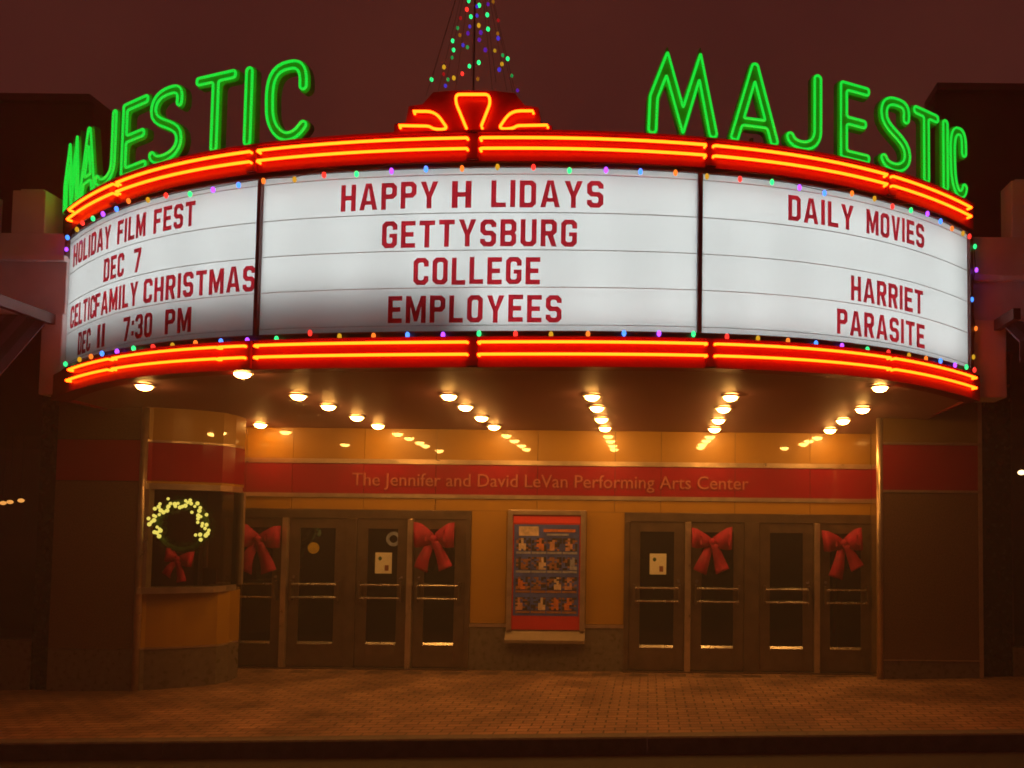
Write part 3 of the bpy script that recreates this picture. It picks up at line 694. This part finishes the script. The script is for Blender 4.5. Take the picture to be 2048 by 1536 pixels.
def bez(ctrl, n=10):
    out = []
    for c in ctrl:
        a, b, d, e = [Vector(p) for p in c]
        for i in range(n): u = i/n; out.append(a*(1-u)**3+b*3*u*(1-u)**2+d*3*u*u*(1-u)+e*u**3)
    out.append(Vector(ctrl[-1][3])); return out
def glyph(ch, w, h):
    """loops of the outline of a letter w wide for stroke half width h"""
    o, Ht = H0, HL; xr = w-o
    if ch == 'M':
        foot = o+0.0; pts = [(foot, o), (w*.10, Ht*.45), (w*.275, Ht-o*1.9), (w*.5, Ht*.20), (w*.725, Ht-o*1.9), (w-o, o)]
        return [rounded(stroke(pts, h), h*.55, True, 3)]
    if ch == 'A':
        ax, ay = w/2, Ht-o*1.1; f0, f1 = Vector((o, o)), Vector((xr, o)); ap = Vector((ax, ay))
        u = (ap-f0).normalized(); nn = Vector((-u.y, u.x)); yb = Ht*.26
        def lx(side, y):                          # x on the outer (+1) or inner (-1) edge of the left leg at height y
            p = f0+nn*h*side; return p.x+(y-p.y)*u.x/u.y
        tops = ay+h*1.2
        a0 = f0+nn*h-u*h; b0 = f0-nn*h-u*h; m = lambda p: Vector((w-p.x, p.y))
        ti = (ax-lx(-1, 0))/(u.x/u.y)
        outer = [a0, Vector((min(lx(1, tops), ax-h*.6), tops)), m(Vector((min(lx(1, tops), ax-h*.6), tops))), m(a0), m(b0), m(Vector((lx(-1, yb-h), yb-h))), Vector((lx(-1, yb-h), yb-h)), b0]
        inner = [Vector((lx(-1, yb+h), yb+h)), Vector((ax, ti)), m(Vector((lx(-1, yb+h), yb+h)))]
        return [rounded(outer, h*.8, True, 4), rounded(inner, h*.5, True, 4)]
    if ch == 'J':
        pts = bez([((o, Ht*.16), (w*.18, o*.6), (xr, o*.2), (xr, Ht*.28))], 14)+[Vector((xr, Ht*.5)), Vector((xr, Ht-o))]; return [stroke(pts, h)]
    if ch == 'I': return [stroke([(w/2, o), (w/2, Ht-o)], h)]
    if ch == 'C':
        pts = bez([((xr-.01, Ht*.66), (xr, Ht*.96), (w*.62, Ht-o), (w*.54, Ht-o)), ((w*.54, Ht-o), (o*.9, Ht-o*1.1), (o*.8, Ht*.7), (o, Ht*.45)),
                   ((o, Ht*.45), (o, Ht*.22), (w*.34, o), (w*.54, o)), ((w*.54, o), (w*.70, o), (w*.78, Ht*.12), (xr, Ht*.19))], 9); return [stroke(pts, h)]
    if ch == 'S':
        pts = bez([((xr-.015, Ht*.74), (xr+.01, Ht*.93), (w*.72, Ht-o), (w*.55, Ht-o)), ((w*.55, Ht-o), (w*.28, Ht-o), (o, Ht*.86), (o, Ht*.73)),
                   ((o, Ht*.73), (o, Ht*.5), (xr, Ht*.52), (xr, Ht*.27)), ((xr, Ht*.27), (xr, Ht*.12), (w*.6, o), (w*.42, o)), ((w*.42, o), (w*.25, o), (o*1.3, Ht*.10), (o, Ht*.15))], 9); return [stroke(pts, h)]
    yt, yb = Ht-o, o
    if ch == 'T':
        c = w/2; P = [(o-h, yt+h), (xr+h, yt+h), (xr+h, yt-h), (c+h, yt-h), (c+h, yb-h), (c-h, yb-h), (c-h, yt-h), (o-h, yt-h)]
    if ch == 'E':
        ym = Ht*.50; wm = xr-w*.1
        P = [(o-h, yt+h), (xr+h, yt+h), (xr+h, yt-h), (o+h, yt-h), (o+h, ym+h), (wm+h, ym+h), (wm+h, ym-h), (o+h, ym-h), (o+h, yb+h), (xr+h, yb+h), (xr+h, yb-h), (o-h, yb-h)]
    return [rounded(P, h*.85, True, 4)]
signs = [([('M', 139, 169), ('A', 168, 200), ('J', 198, 239), ('E', 248, 301), ('S', 306, 374), ('T', 394, 478), ('I', 488, 514), ('C', 533, 622)], 'left', (XC-3, YC+.8, ZT)),
         ([('M', 1291, 1437), ('A', 1456, 1557), ('J', 1567, 1643), ('E', 1674, 1738), ('S', 1755, 1819), ('T', 1821, 1875), ('I', 1876, 1897), ('C', 1894, 1931)], 'right', (XC+3, YC+.8, ZT))]
RS = RAD-0.03
for letters, side, loc in signs:
    sg = thing('neon_sign', 'green neon theatre name standing on the %s half of the curved marquee' % side, 'neon sign', loc, 'green neon name signs on the marquee')
    for ch, pa, pb in letters:
        pyr = 225 if 300 < pa < 1700 else 300
        ta, tb = cyl(pa, pyr, RS)[0], cyl(pb, pyr, RS)[0]; tm = (ta+tb)/2; w = RS*(tb-ta)
        c = cp(tm, RS, ZT+0.022); ex = Vector((math.cos(tm), math.sin(tm), 0)); en = Vector((math.sin(tm), -math.cos(tm), 0))
        sl = (lift(tb)-lift(ta))/max(w, .1)
        fr = lambda x, y, d: c+ex*(x-w/2)+en*d+Vector((0, 0, y+sl*(x-w/2)))
        q = MB(); q.loops(glyph(ch, w, H0), fr, -0.06, 0.0); body = obj('letter', q, M['letterbody'], sg)
        for lp in glyph(ch, w, 0.036):
            q = MB(); q.tube([fr(p[0], p[1], 0.03) for p in lp], 0.013, 8, True); obj('neon_tube', q, M['green'], body, smooth=True)
        q = MB(); q.box(-.015, .015, -.02, .02, -.03, .10); bq = c-en*0.06
        q.v = [bq+ex*v.x+en*v.y+Vector((0, 0, v.z)) for v in q.v]; obj('mount', q, M['darktrim'], body)

# ------------------------------------------------------------------ slide-in letters on the reader boards
GC = {}
def block(ch):
    """outline loops of a chamfered block capital, one unit high (a list of separate shapes, each outer loop then holes)"""
    t, c, k = .168, .13, .05; w = {'M': .74, 'A': .66, 'I': t, '1': t, ':': .17, 'T': .56, 'Y': .62, 'L': .50, 'E': .52, 'F': .50}.get(ch, .56)
    m = w/2; a, b, u = .5-t/2, .5+t/2, w-t
    ring = [(t+k, t), (u-k, t), (u, t+k), (u, 1-t-k), (u-k, 1-t), (t+k, 1-t), (t, 1-t-k), (t, t+k)]
    if ch in 'O0': return w, [[[(c, 0), (w-c, 0), (w, c), (w, 1-c), (w-c, 1), (c, 1), (0, 1-c), (0, c)], ring]]
    if ch in 'I1': return w, [[[(0, 0), (w, 0), (w, 1), (0, 1)]]]
    if ch == ':': return w, [[[(0, .18), (w, .18), (w, .36), (0, .36)]], [[(0, .62), (w, .62), (w, .80), (0, .80)]]]
    if ch == 'H': return w, [[[(0, 0), (t, 0), (t, a), (u, a), (u, 0), (w, 0), (w, 1), (u, 1), (u, b), (t, b), (t, 1), (0, 1)]]]
    if ch == 'E': return w, [[[(0, 0), (w, 0), (w, t), (t, t), (t, a), (w*.88, a), (w*.88, b), (t, b), (t, 1-t), (w, 1-t), (w, 1), (0, 1)]]]
    if ch == 'F': return w, [[[(0, 0), (t, 0), (t, a), (w*.88, a), (w*.88, b), (t, b), (t, 1-t), (w, 1-t), (w, 1), (0, 1)]]]
    if ch == 'L': return w, [[[(0, 0), (w, 0), (w, t), (t, t), (t, 1), (0, 1)]]]
    if ch == 'T': return w, [[[(m-t/2, 0), (m+t/2, 0), (m+t/2, 1-t), (w, 1-t), (w, 1), (0, 1), (0, 1-t), (m-t/2, 1-t)]]]
    if ch == 'A': return w, [[[(0, 0), (t*1.02, 0), (t*1.02+.04, .2), (w-t*1.02-.04, .2), (w-t*1.02, 0), (w, 0), (m+.105, 1), (m-.105, 1)], [(t*1.02+.072, .34), (m, .86), (w-t*1.02-.072, .34)]]]
    if ch == 'M': return w, [[[(0, 0), (t, 0), (t, .64), (m-.06, .06), (m+.06, .06), (u, .64), (u, 0), (w, 0), (w, 1), (w-t*1.1, 1), (m, .42), (t*1.1, 1), (0, 1)]]]
    if ch == 'V': return w, [[[(m-.09, 0), (m+.09, 0), (w, 1), (w-t*1.05, 1), (m, .28), (t*1.05, 1), (0, 1)]]]
    if ch == 'Y': return w, [[[(m-t/2, 0), (m+t/2, 0), (m+t/2, .42), (w, 1), (w-t*1.12, 1), (m, .60), (t*1.12, 1), (0, 1), (m-t/2, .42)]]]
    if ch == 'U': return w, [[[(c, 0), (w-c, 0), (w, c), (w, 1), (u, 1), (u, t+k), (u-k, t), (t+k, t), (t, t+k), (t, 1), (0, 1), (0, c)]]]
    if ch == '7': return w, [[[(w*.22, 0), (w*.22+t*1.05, 0), (w, 1-t), (w, 1), (0, 1), (0, 1-t), (w-t*1.15, 1-t)]]]
    if ch == 'D': return w, [[[(0, 0), (w-c, 0), (w, c), (w, 1-c), (w-c, 1), (0, 1)], [(t, t), (u-k, t), (u, t+k), (u, 1-t-k), (u-k, 1-t), (t, 1-t)]]]
    if ch == 'B': return w, [[[(0, 0), (w-c, 0), (w, c), (w, .5-c*.6), (w-c*.5, .5), (w, .5+c*.6), (w, 1-c), (w-c, 1), (0, 1)], [(t, t), (u-k, t), (u, t+k), (u, a-k), (u-k, a), (t, a)], [(t, b), (u-k, b), (u, b+k), (u, 1-t-k), (u-k, 1-t), (t, 1-t)]]]
    if ch in 'PR':
        h = [(t, .40+t), (u-k, .40+t), (u, .40+t+k), (u, 1-t-k), (u-k, 1-t), (t, 1-t)]
        if ch == 'P': return w, [[[(0, 0), (t, 0), (t, .40), (w-c, .40), (w, .40+c), (w, 1-c), (w-c, 1), (0, 1)], h]]
        return w, [[[(0, 0), (t, 0), (t, .40), (w*.42, .40), (w-t*1.05, 0), (w, 0), (w*.78, .405), (w, .40+c), (w, 1-c), (w-c, 1), (0, 1)], h]]
    out = [(w, 1-c), (w-c, 1), (c, 1), (0, 1-c)]; cin = [(u, t+k), (u-k, t), (t+k, t), (t, t+k), (t, 1-t-k), (t+k, 1-t), (u-k, 1-t), (u, 1-t-k)]
    if ch == 'C': return w, [[[(w, .68)]+out+[(0, c), (c, 0), (w-c, 0), (w, c), (w, .32), (u, .32)]+cin+[(u, .68)]]]
    if ch == 'G': return w, [[[(w, .68)]+out+[(0, c), (c, 0), (w-c, 0), (w, c), (w, .53), (w*.5, .53), (w*.5, .53-t*.85), (u, .53-t*.85)]+cin+[(u, .68)]]]
    if ch == 'S': return w, [[[(w, .72)]+out+[(0, a+c), (c, a), (u-k, a), (u, a-k), (u, t+k), (u-k, t), (t+k, t), (t, t+k), (t, .28), (0, .28), (0, c), (c, 0), (w-c, 0), (w, c), (w, b-c), (w-c, b), (t+k, b), (t, b+k), (t, 1-t-k), (t+k, 1-t), (u-k, 1-t), (u, 1-t-k), (u, .72)]]]
    if ch == '3': return w, [[[(0, .28), (0, c), (c, 0), (w-c, 0), (w, c), (w, .5-c*.6), (w-c*.5, .5), (w, .5+c*.6), (w, 1-c), (w-c, 1), (c, 1), (0, 1-c), (0, .72), (t, .72), (t, 1-t-k), (t+k, 1-t), (u-k, 1-t), (u, 1-t-k), (u, b+k), (u-k, b), (w*.4, b), (w*.4, a), (u-k, a), (u, a-k), (u, t+k), (u-k, t), (t+k, t), (t, t+k), (t, .28)]]]
def gm(ch):
    if ch not in GC:
        w, shapes = block(ch); q = MB()
        for lp in shapes: q.loops(lp, lambda x, y, d: Vector((x*LH, y*LH, d)), -0.0025, 0.0025)
        GC[ch] = (q.v, q.f, 0.0, w*LH, LH)
    return GC[ch]
zrow = [zc(412.5), zc(490.5), zc(566.5), zc(643)]
LH = 0.255
text = {
 'left': [(0, [('HOLIDAY', 148, 220), ('FILM', 234, 289), ('FEST', 305.5, 387.5)], 430), (1, [('DEC', 206, 245.5), ('7', 265, 279)], 515), (2, [('CELTIC', 141, 188), ('FAMILY', 189, 273), ('CHRISTMAS', 285, 507)], 575), (3, [('DEC', 155, 179), ('11', 193, 207), ('7:30', 244, 301), ('PM', 327.5, 379)], 650)],
 'middle': [(0, [('HAPPY', 681, 875), ('H', 903, 942), ('LIDAYS', 982, 1207)], 385), (1, [('GETTYSBURG', 763, 1154)], 461), (2, [('COLLEGE', 826, 1080)], 537), (3, [('EMPLOYEES', 775, 1123)], 614)],
 'right': [(0, [('DAILY', 1578, 1709), ('MOVIES', 1735, 1850)], 440), (2, [('HARRIET', 1704, 1848)], 590), (3, [('PARASITE', 1676, 1851)], 660)]}
lname = {0: 'top line', 1: 'second line', 2: 'third line', 3: 'bottom line'}
kindname = lambda ch: 'colon' if ch == ':' else ('number '+ch if ch.isdigit() else 'letter '+ch)
for side, lines in text.items():
    for row, wordl, pyr in lines:
        idx = 0
        for word, pa, pb in wordl:
            ta, tb = cyl(pa, pyr)[0], cyl(pb, pyr)[0]
            ws = [gm(c)[3]-gm(c)[2] for c in word]; gap = 0.038; tot = sum(ws)+gap*(len(word)-1); k = RAD*(tb-ta)/tot
            s = 0.0
            for c, w in zip(word, ws):
                vs, fs, x0, x1, yt = gm(c); 
                hmax = 0.2515
                q = MB(); pv = []
                jit = random.uniform(-.004, .004)
                for v in vs:
                    t = ta+(s+v.x-x0)*k/RAD; pv.append(cp(t, RP+0.016+v.z, zrow[row]+jit+v.y))
                q.add(pv, fs)
                nm = 'sign_colon' if c == ':' else ('sign_number' if c.isdigit() else 'sign_letter')
                o = obj(nm, q, M['redletter'])
                lb = 'dark red %s, %s from left in the %s of the %s reader board' % (kindname(c), ORD[idx], lname[row], side)
                tag(o, lb, 'sign letter', 'slide-in letters on the reader boards')
                idx += 1; s += w+gap

# ------------------------------------------------------------------ canopy downlights
rl = 0.08
prot = thing('downlight', 'x', 'ceiling light', (0, 0, 0))
q = MB(); n = 28
q.loops([[(math.cos(2*PI*i/n)*(rl+.022), math.sin(2*PI*i/n)*(rl+.022)) for i in range(n)], [(math.cos(2*PI*i/n)*rl, math.sin(2*PI*i/n)*rl) for i in range(n)][::-1]], lambda x, y, d: Vector((x, y, d)), -0.012, 0.012)
obj('trim_ring', q, M['ring'], prot, local=True)
q = MB(); vs = []; fs = []                       # shallow domed lens standing a little proud of the ring
for j in range(6):
    a_ = j/5*PI/2
    for i in range(n): vs.append((math.cos(2*PI*i/n)*(rl-.001)*math.cos(a_), math.sin(2*PI*i/n)*(rl-.001)*math.cos(a_), -0.006-0.052*math.sin(a_)))
for j in range(5):
    for i in range(n): fs.append((j*n+i, j*n+(i+1) % n, (j+1)*n+(i+1) % n, (j+1)*n+i))
q.add(vs, fs); obj('lens', q, M['lamp'], prot, local=True)
colname = ['column nearest the booth', 'second column from the booth', 'middle column', 'second column from the right pier', 'column nearest the right pier']
DL = [((597, 788), 0, 0), ((657, 809), 0, 1), ((714, 831), 0, 2), ((756, 848), 0, 3), ((898, 788), 1, 0), ((931, 810), 1, 1), ((963, 832), 1, 2), ((988, 850), 1, 3),
      ((1184, 789), 2, 0), ((1194, 812), 2, 1), ((1203, 835), 2, 2), ((1210, 853), 2, 3), ((1461, 790), 3, 0), ((1447, 814), 3, 1), ((1437, 837), 3, 2), ((1429, 855), 3, 3),
      ((1725, 815), 4, 0), ((1686, 838), 4, 1), ((1660, 857), 4, 2)]
EX = [((289, 768), 'bright canopy downlight above the brown stone booth front'), ((485, 742), 'canopy downlight tucked under the neon band above the booth window'), ((521, 846), 'canopy downlight close to the rear corner of the booth'),
      ((1760, 771), 'canopy downlight above the right pier corner post')]
items = [(p, 'round canopy downlight, %s from the street in the %s' % (ORD[r], colname[c])) for p, c, r in DL]+EX
first = True
for (px, py), lb in items:
    Y = 8.5
    for _ in range(30):
        p = at(px, py, Y); zs = soffit_z(p.x, p.y); Y *= (1 + 0.9*((zs-EYE)/(p.z-EYE)-1)); Y = min(max(Y, 6.5), 11.1)
    p = at(px, py, Y)
    o = prot if first else copy_tree(prot); first = False
    o.location = (p.x, p.y, soffit_z(p.x, p.y)-0.014)
    tag(o, lb, 'ceiling light', 'round downlights in the canopy ceiling')

# ------------------------------------------------------------------ string lights along the reader boards
def bulb_mesh(mb, c, r=0.021): mb.ball(c, r, (1, 1, 1.45), 8, 6)
G, Rr, Bl, Pu, Go, Or = 'green', 'red', 'blue', 'purple', 'gold', 'orange'
top = [(135, 475, Bl), (154, 459, Go), (165, 446, Rr), (186, 437, G), (206, 428, Pu), (233, 418, Bl), (257, 402, Or), (296, 400, Go), (332, 391, Rr), (380, 388, G), (426, 379.6, Pu), (477, 370, Bl), (527, 362, Or), (589, 359, Go), (648, 350, Rr),
       (713, 348, G), (783, 342, Pu), (852, 338, Bl), (924, 337, Or), (995, 334, Go), (1067, 334.5, Rr), (1139, 341, G), (1212, 340, Pu), (1281, 343, Bl), (1351, 345.5, Or), (1414, 353, Go), (1480, 358, Rr), (1544, 364, G), (1599, 375, Pu), (1649, 386, Bl),
       (1704, 387, Or), (1749, 397.5, Go), (1785, 413, Rr), (1822, 420.5, G), (1855, 427.5, Pu), (1881, 442.5, Bl), (1904, 457, Or), (1926, 467, Go), (1939, 473, Rr)]
bot = [(131, 728, G), (159, 719, Go), (182, 713, Or), (204, 707, Bl), (234, 703, Pu), (267, 697, G), (306, 694, Rr), (345, 691, Go), (391, 686, Or), (442, 683, Bl), (494.6, 681, Pu), (553, 678, G), (620, 666, Rr), (679, 673, Go), (747, 672, Or), (815, 670, Bl), (886, 670, Pu), (958, 667, G), (1031, 668, Rr),
       (1102, 669, Go), (1176, 668, Or), (1248, 666.5, Bl), (1318, 667, Pu), (1387, 668, G), (1454, 673.5, Rr), (1516, 677, Go), (1576, 681.6, Or), (1632, 687, Bl), (1684, 692, Pu), (1735, 699, G), (1777, 705, Rr), (1818, 711, Go), (1852, 717.5, Or), (1881, 722, Bl), (1910, 730.5, Pu), (1933, 734, G), (1949, 740, Rr)]
def string(name, pts, label, zwire):
    s = thing(name, label, 'string lights', (XC, YC-.1, zc(500)), 'coloured holiday light strings on the marquee')
    wire = []
    for px, py, c in pts:
        t, z = cyl(px, py, RAD+0.055); t = max(THL-.004, min(THR+.004, t)); p = cp(t, RAD+0.055, z)
        q = MB(); bulb_mesh(q, p); obj('bulb', q, BULB[c], s, smooth=True)
        wz = (zwire if zwire else z+0.03); wire.append(cp(t, RAD+0.04, wz if abs(wz-z) < .08 else z+0.03))
    q = MB(); q.tube(wire, 0.004, 5); obj('wire', q, M['wire'], s)
string('string_lights', top, 'string of coloured bulbs along the top of the white reader boards', zc(328))
string('string_lights', bot, 'string of coloured bulbs along the foot of the white reader boards', zc(664))
for pts, lb, sd in (([(133, 499, Pu), (128, 557, G), (130, 612, Rr), (126, 669, Go)], 'short string of coloured bulbs down the left end of the marquee', -1), ([(1950, 493, G), (1953, 540, Pu), (1944, 599, Bl), (1952, 657, Or), (1947, 714, Go)], 'short string of coloured bulbs down the right end of the marquee', 1)):
    s = thing('string_lights', lb, 'string lights', tuple(cp(THL if sd < 0 else THR, RAD, zc(600))), 'coloured holiday light strings on the marquee'); wire = []
    for px, py, c in pts:
        p = at(px, py, cp(THL if sd < 0 else THR, RAD, 0).y-0.03); q = MB(); bulb_mesh(q, p, 0.02); obj('bulb', q, BULB[c], s, smooth=True); wire.append(p+Vector((0, .03, .03)))
    q = MB(); q.tube(wire, 0.005, 5); obj('wire', q, M['wire'], s)

# ------------------------------------------------------------------ tree of light strings on the roof
TY = 8.35; tb_ = at(946, 186, TY); tp = at(957, -140, TY); base = Vector((tb_.x, TY, tb_.z)); apex = Vector((tp.x-.02, TY, tp.z))
tree = thing('light_tree', 'cone shaped tree of coloured light strings above the marquee crest', 'light tree', (base.x, TY, ZT+.05))
HT = apex.z-base.z; RB = 0.50
q = MB(); q.tube([(base.x, TY, ZT), tuple(apex)], 0.008, 8); obj('pole', q, M['pole'], tree)
TL = [(850, 5, 'G'), (920, 35, 'G'), (905, 42, 'b'), (978, 28, 'p'), (1012, 10, 'o'), (838, 62, 'R'), (865, 110, 'G'), (905, 103, 'b'), (973, 98, 'G'), (797, 120, 'r'), (1045, 135, 'r'), (917, 168, 'Y'), (857, 175, 'b'), (777, 185, 'g'), (978, 192, 'G'), (845, 220, 'P'), (930, 215, 'P'), (792, 232, 'o'),
      (920, 263, 'P'), (1045, 253, 'B'), (1042, 222, 'o'), (745, 270, 'G'), (813, 298, 'b'), (842, 312, 'g'), (750, 330, 'G'), (960, 330, 'P'), (1023, 335, 'y'), (740, 380, 'g'), (1075, 365, 'g'), (1108, 388, 'G'), (1070, 423, 'Y'), (1052, 460, 'B'), (687, 443, 'Y'), (855, 437, 'G'), (917, 413, 'G'), (685, 490, 'r'),
      (605, 525, 'G'), (713, 525, 'g'), (752, 515, 'Y'), (808, 487, 'R'), (697, 567, 'b'), (910, 522, 'o'), (1135, 500, 'g'), (1173, 597, 'p')]
cm = {'G': BULB['green'], 'g': DIM['green'], 'B': DIM['blue'], 'b': DIM['blue'], 'P': DIM['purple'], 'p': DIM['purple'], 'R': BULB['red'], 'r': DIM['red'], 'Y': BULB['gold'], 'y': DIM['gold'], 'o': DIM['orange']}
for i, (cx_, cy2, c) in enumerate(TL):
    px, py = 680+.3027*cx_, .3027*cy2; p = at(px, py, TY); f = max(0, (apex.z-p.z)/HT); ax_ = base.lerp(apex, 1-f); rr = RB*f
    dx = p.x-ax_.x; dy = math.sqrt(max(0, rr*rr-dx*dx))*(-1 if i % 3 else 1); p = at(px, py, TY+dy)
    q = MB(); q.ball(p, 0.020 if c.isupper() else 0.017, (1, 1, 1.2), 8, 6); obj('bulb', q, cm[c], tree, smooth=True)
keys = list(cm)
for k in range(26):                              # the strings go on above the picture
    f = 0.02+0.30*k/26; a = k*2.4; p = apex+Vector((RB*f*math.cos(a), RB*f*math.sin(a), -HT*f))
    if at(950, 0, p.y).z > p.z-0.03: continue
    q = MB(); q.ball(p, 0.018, (1, 1, 1.2), 8, 6); obj('bulb', q, cm[keys[k*5 % len(keys)]], tree, smooth=True)
for k in range(12):
    a = 2*PI*k/12+.2; q = MB(); q.tube([base+Vector((RB*math.cos(a), RB*math.sin(a), -.1)), apex], 0.002, 4); obj('strand', q, M['wire'], tree)

# ------------------------------------------------------------------ neighbouring shops
def shop(side):
    Yf = 8.95 if side < 0 else 8.75; lab = 'left' if side < 0 else 'right'
    A = lambda px, py: at(px, py, Yf)
    lb = 'white stucco shopfront with a notched parapet %s the marquee' % ('beyond the booth end of' if side < 0 else 'beyond the pier end of')
    s = thing('shop_building', lb, 'building', (A(60 if side < 0 else 1990, 1300).x, Yf, 0), 'stucco shops flanking the marquee')
    if side < 0: xi, xo, xleg = A(131, 600).x, -16, A(84, 700).x; zt, zb, zl = A(60, 462).z, A(60, 628).z, A(100, 790).z; mx = [(A(15, 420).x, A(82, 420).x)]; zm = A(50, 376).z; zk = A(60, 515).z
    else: xi, xo, xleg = A(1940, 600).x, 14, A(2011, 700).x; zt, zb, zl = A(2000, 470).z, A(2000, 640).z, A(1985, 796).z; mx = [(A(2029, 420).x, A(2100, 420).x)]; zm = A(2050, 356).z; zk = A(2000, 555).z
    x0, x1 = min(xi, xo), max(xi, xo)
    q = MB(); q.box(x0, x1, Yf, Yf+0.35, zb, zk); q.box(x0, x1, Yf+0.06, Yf+0.35, zk, zt)
    obj('stucco_wall', q, M['stucco'], s, bevel=0.01)
    q = MB(); q.box(min(xi, xleg), max(xi, xleg), Yf-0.03, Yf+0.3, zl, zb-0.003); obj('stucco_bracket', q, M['stucco'], s, bevel=0.015)
    a, b = mx[0]; step = (b-a)*1.9
    for k in range(4):
        o_ = -side*-1*k*step if side < 0 else k*step
        o_ = -k*step if side < 0 else k*step
        q = MB(); q.box(a+o_, b+o_, Yf+0.06, Yf+0.35, zt+0.002, zm); q.box(a+o_+.06, b+o_-.06, Yf+0.1, Yf+0.31, zm, zm+.035); obj('merlon', q, M['stucco'], s, bevel=0.01)
    q = MB(); q.box(x0, x1, Yf-0.05, Yf+0.02, zk-0.05, zk+0.02); obj('cornice', q, M['stucco'], s, bevel=0.012)
    zu = at(60, 207, 12.6).z if side < 0 else at(1980, 187, 12.6).z
    xu = XL if side < 0 else XR
    q = MB(); q.box(min(xu, xo), max(xu, xo), 12.6, 13.1, 0, zu); obj('upper_wall', q, M['brickwall'], s)
    q = MB(); q.box(min(xu, xo), max(xu, xo), 12.5, 13.1, zu+0.002, zu+0.12); obj('parapet_cap', q, M['darktrim'], s)
    # dark pier by the theatre and shop window beyond
    Yl = 9.72 if side < 0 else 10.02; B = lambda px, py: at(px, py, Yl)   # shop window line, under the stucco overhang
    xw = B(62, 1000).x if side < 0 else B(2031, 1000).x
    xe = bx[0] if side < 0 else pr1+0.052
    q = MB(); q.box(min(xe, xw), max(xe, xw), Yl+0.12, Yl+0.5, -0.5, zb); obj('dark_pier', q, M['black'], s)
    xfar = xw+side*3.2
    q = MB(); q.box(min(xw, xfar), max(xw, xfar), Yl+0.1, Yl+0.4, -0.5, 0.55); obj('stall_riser', q, M['base'], s)
    q = MB(); q.box(min(xw, xfar), max(xw, xfar), Yl+0.25, Yl+0.262, 0.55, zb); obj('glass', q, M['clear'], s)
    q = MB()
    for xx in (xw+side*0.03, xw+side*1.6, xfar): q.box(xx-.03, xx+.03, Yl+0.2, Yl+0.3, 0.552, zb-.002)
    obj('window_frame', q, M['darktrim'], s)
    q = MB(); q.box(min(xw, xfar)-.1, max(xw, xfar)+.1, Yl+2.4, Yl+2.5, 0, 3.4); q.box(min(xw, xfar), max(xw, xfar), Yl+0.5, Yl+2.4, 0.3, 0.4); obj('interior_wall', q, M['interior'], s)
    q = MB(); q.box(min(xfar+side*.03, xo), max(xfar+side*.03, xo), Yl+0.12, Yl+0.5, -0.5, zb); obj('end_wall', q, M['brickwall'], s)
    # awning
    tag_l = 'dark striped canvas awning over the %s shop window' % lab
    aw = thing('awning', tag_l, 'awning', (xw, Yf, zb), 'striped awnings over the shops')
    xa = A(104, 650).x if side < 0 else A(1996, 650).x
    za = zb-0.01; yo, zo = Yf-0.85, za-1.05 if side < 0 else za-0.35
    if side > 0: yo = Yf-0.5
    nst = 26
    for st in range(nst):
        w = 0.13; xa0 = xa+side*w*st; xa1 = xa+side*w*(st+1)
        if st == 0: cv = MB(); sv = MB()
        (cv if st % 2 else sv).add([(xa0, Yf-.01, za), (xa1, Yf-.01, za), (xa1, yo, zo), (xa0, yo, zo), (xa0, Yf-.01, za-.02), (xa1, Yf-.01, za-.02), (xa1, yo, zo-.02), (xa0, yo, zo-.02)],
            [(0, 1, 2, 3), (4, 7, 6, 5), (0, 4, 5, 1), (3, 2, 6, 7), (0, 3, 7, 4), (1, 5, 6, 2)])
        (cv if st % 2 else sv).box(min(xa0, xa1), max(xa0, xa1), yo-.012, yo-.002, zo-.24, zo-.002)
    obj('canvas', cv, M['awning'], aw); obj('stripe', sv, M['awnstripe'], aw)
    q = MB(); q.box(xa-.02 if side < 0 else xa-.06, xa+.06 if side < 0 else xa+.02, yo, Yf-.01, za-.12, za+.0); obj('side_arm', q, M['darktrim'], aw)
    return s, Yl
sl_, YfL = shop(-1); sr_, YfR = shop(1)
# lamps inside the two shops
def shop_lamp(px, py, Y, r, m, lb, group=None):
    p = at(px, py, Y); t = thing('pendant_lamp', lb, 'lamp', p, group)
    q = MB(); q.ball((0, 0, 0), r, (1, 1, .7), 12, 8); obj('globe', q, m, t, smooth=True, local=True)
    q = MB(); q.tube([(0, 0, r*.6), (0, 0, 3.35-p.z)], 0.006, 6); obj('cord', q, M['pole'], t, local=True)
wl = glow('shop_lamp', (1.0, 0.45, 0.10), 2.2); wl2 = glow('shop_lamp_bright', (1.0, 0.66, 0.30), 9.0)
for i, (px, py) in enumerate(((6, 1006), (20, 1004), (42, 1001))): shop_lamp(px, py, YfL+1.2, 0.04, wl, 'small warm lamp in the left shop window, %s from the window edge' % ORD[2-i], 'warm lamps in the left shop window')
shop_lamp(2043, 945, YfR+1.0, 0.05, wl2, 'bright warm lamp in the right shop window')

# ------------------------------------------------------------------ foggy night air
def haze(density):
    m = bpy.data.materials.new('night_fog'); m.use_nodes = True; nt = m.node_tree; nt.nodes.clear()
    out = nt.nodes.new('ShaderNodeOutputMaterial'); v = nt.nodes.new('ShaderNodeVolumePrincipled')
    v.inputs['Color'].default_value = (0.9, 0.88, 0.88, 1); v.inputs['Density'].default_value = density
    nt.links.new(v.outputs[0], out.inputs['Volume'])
    q = MB(); q.box(-61, 61, -41, 32, -3, 16); o = obj('haze', q, m); o['kind'] = 'stuff'
haze(0.015)
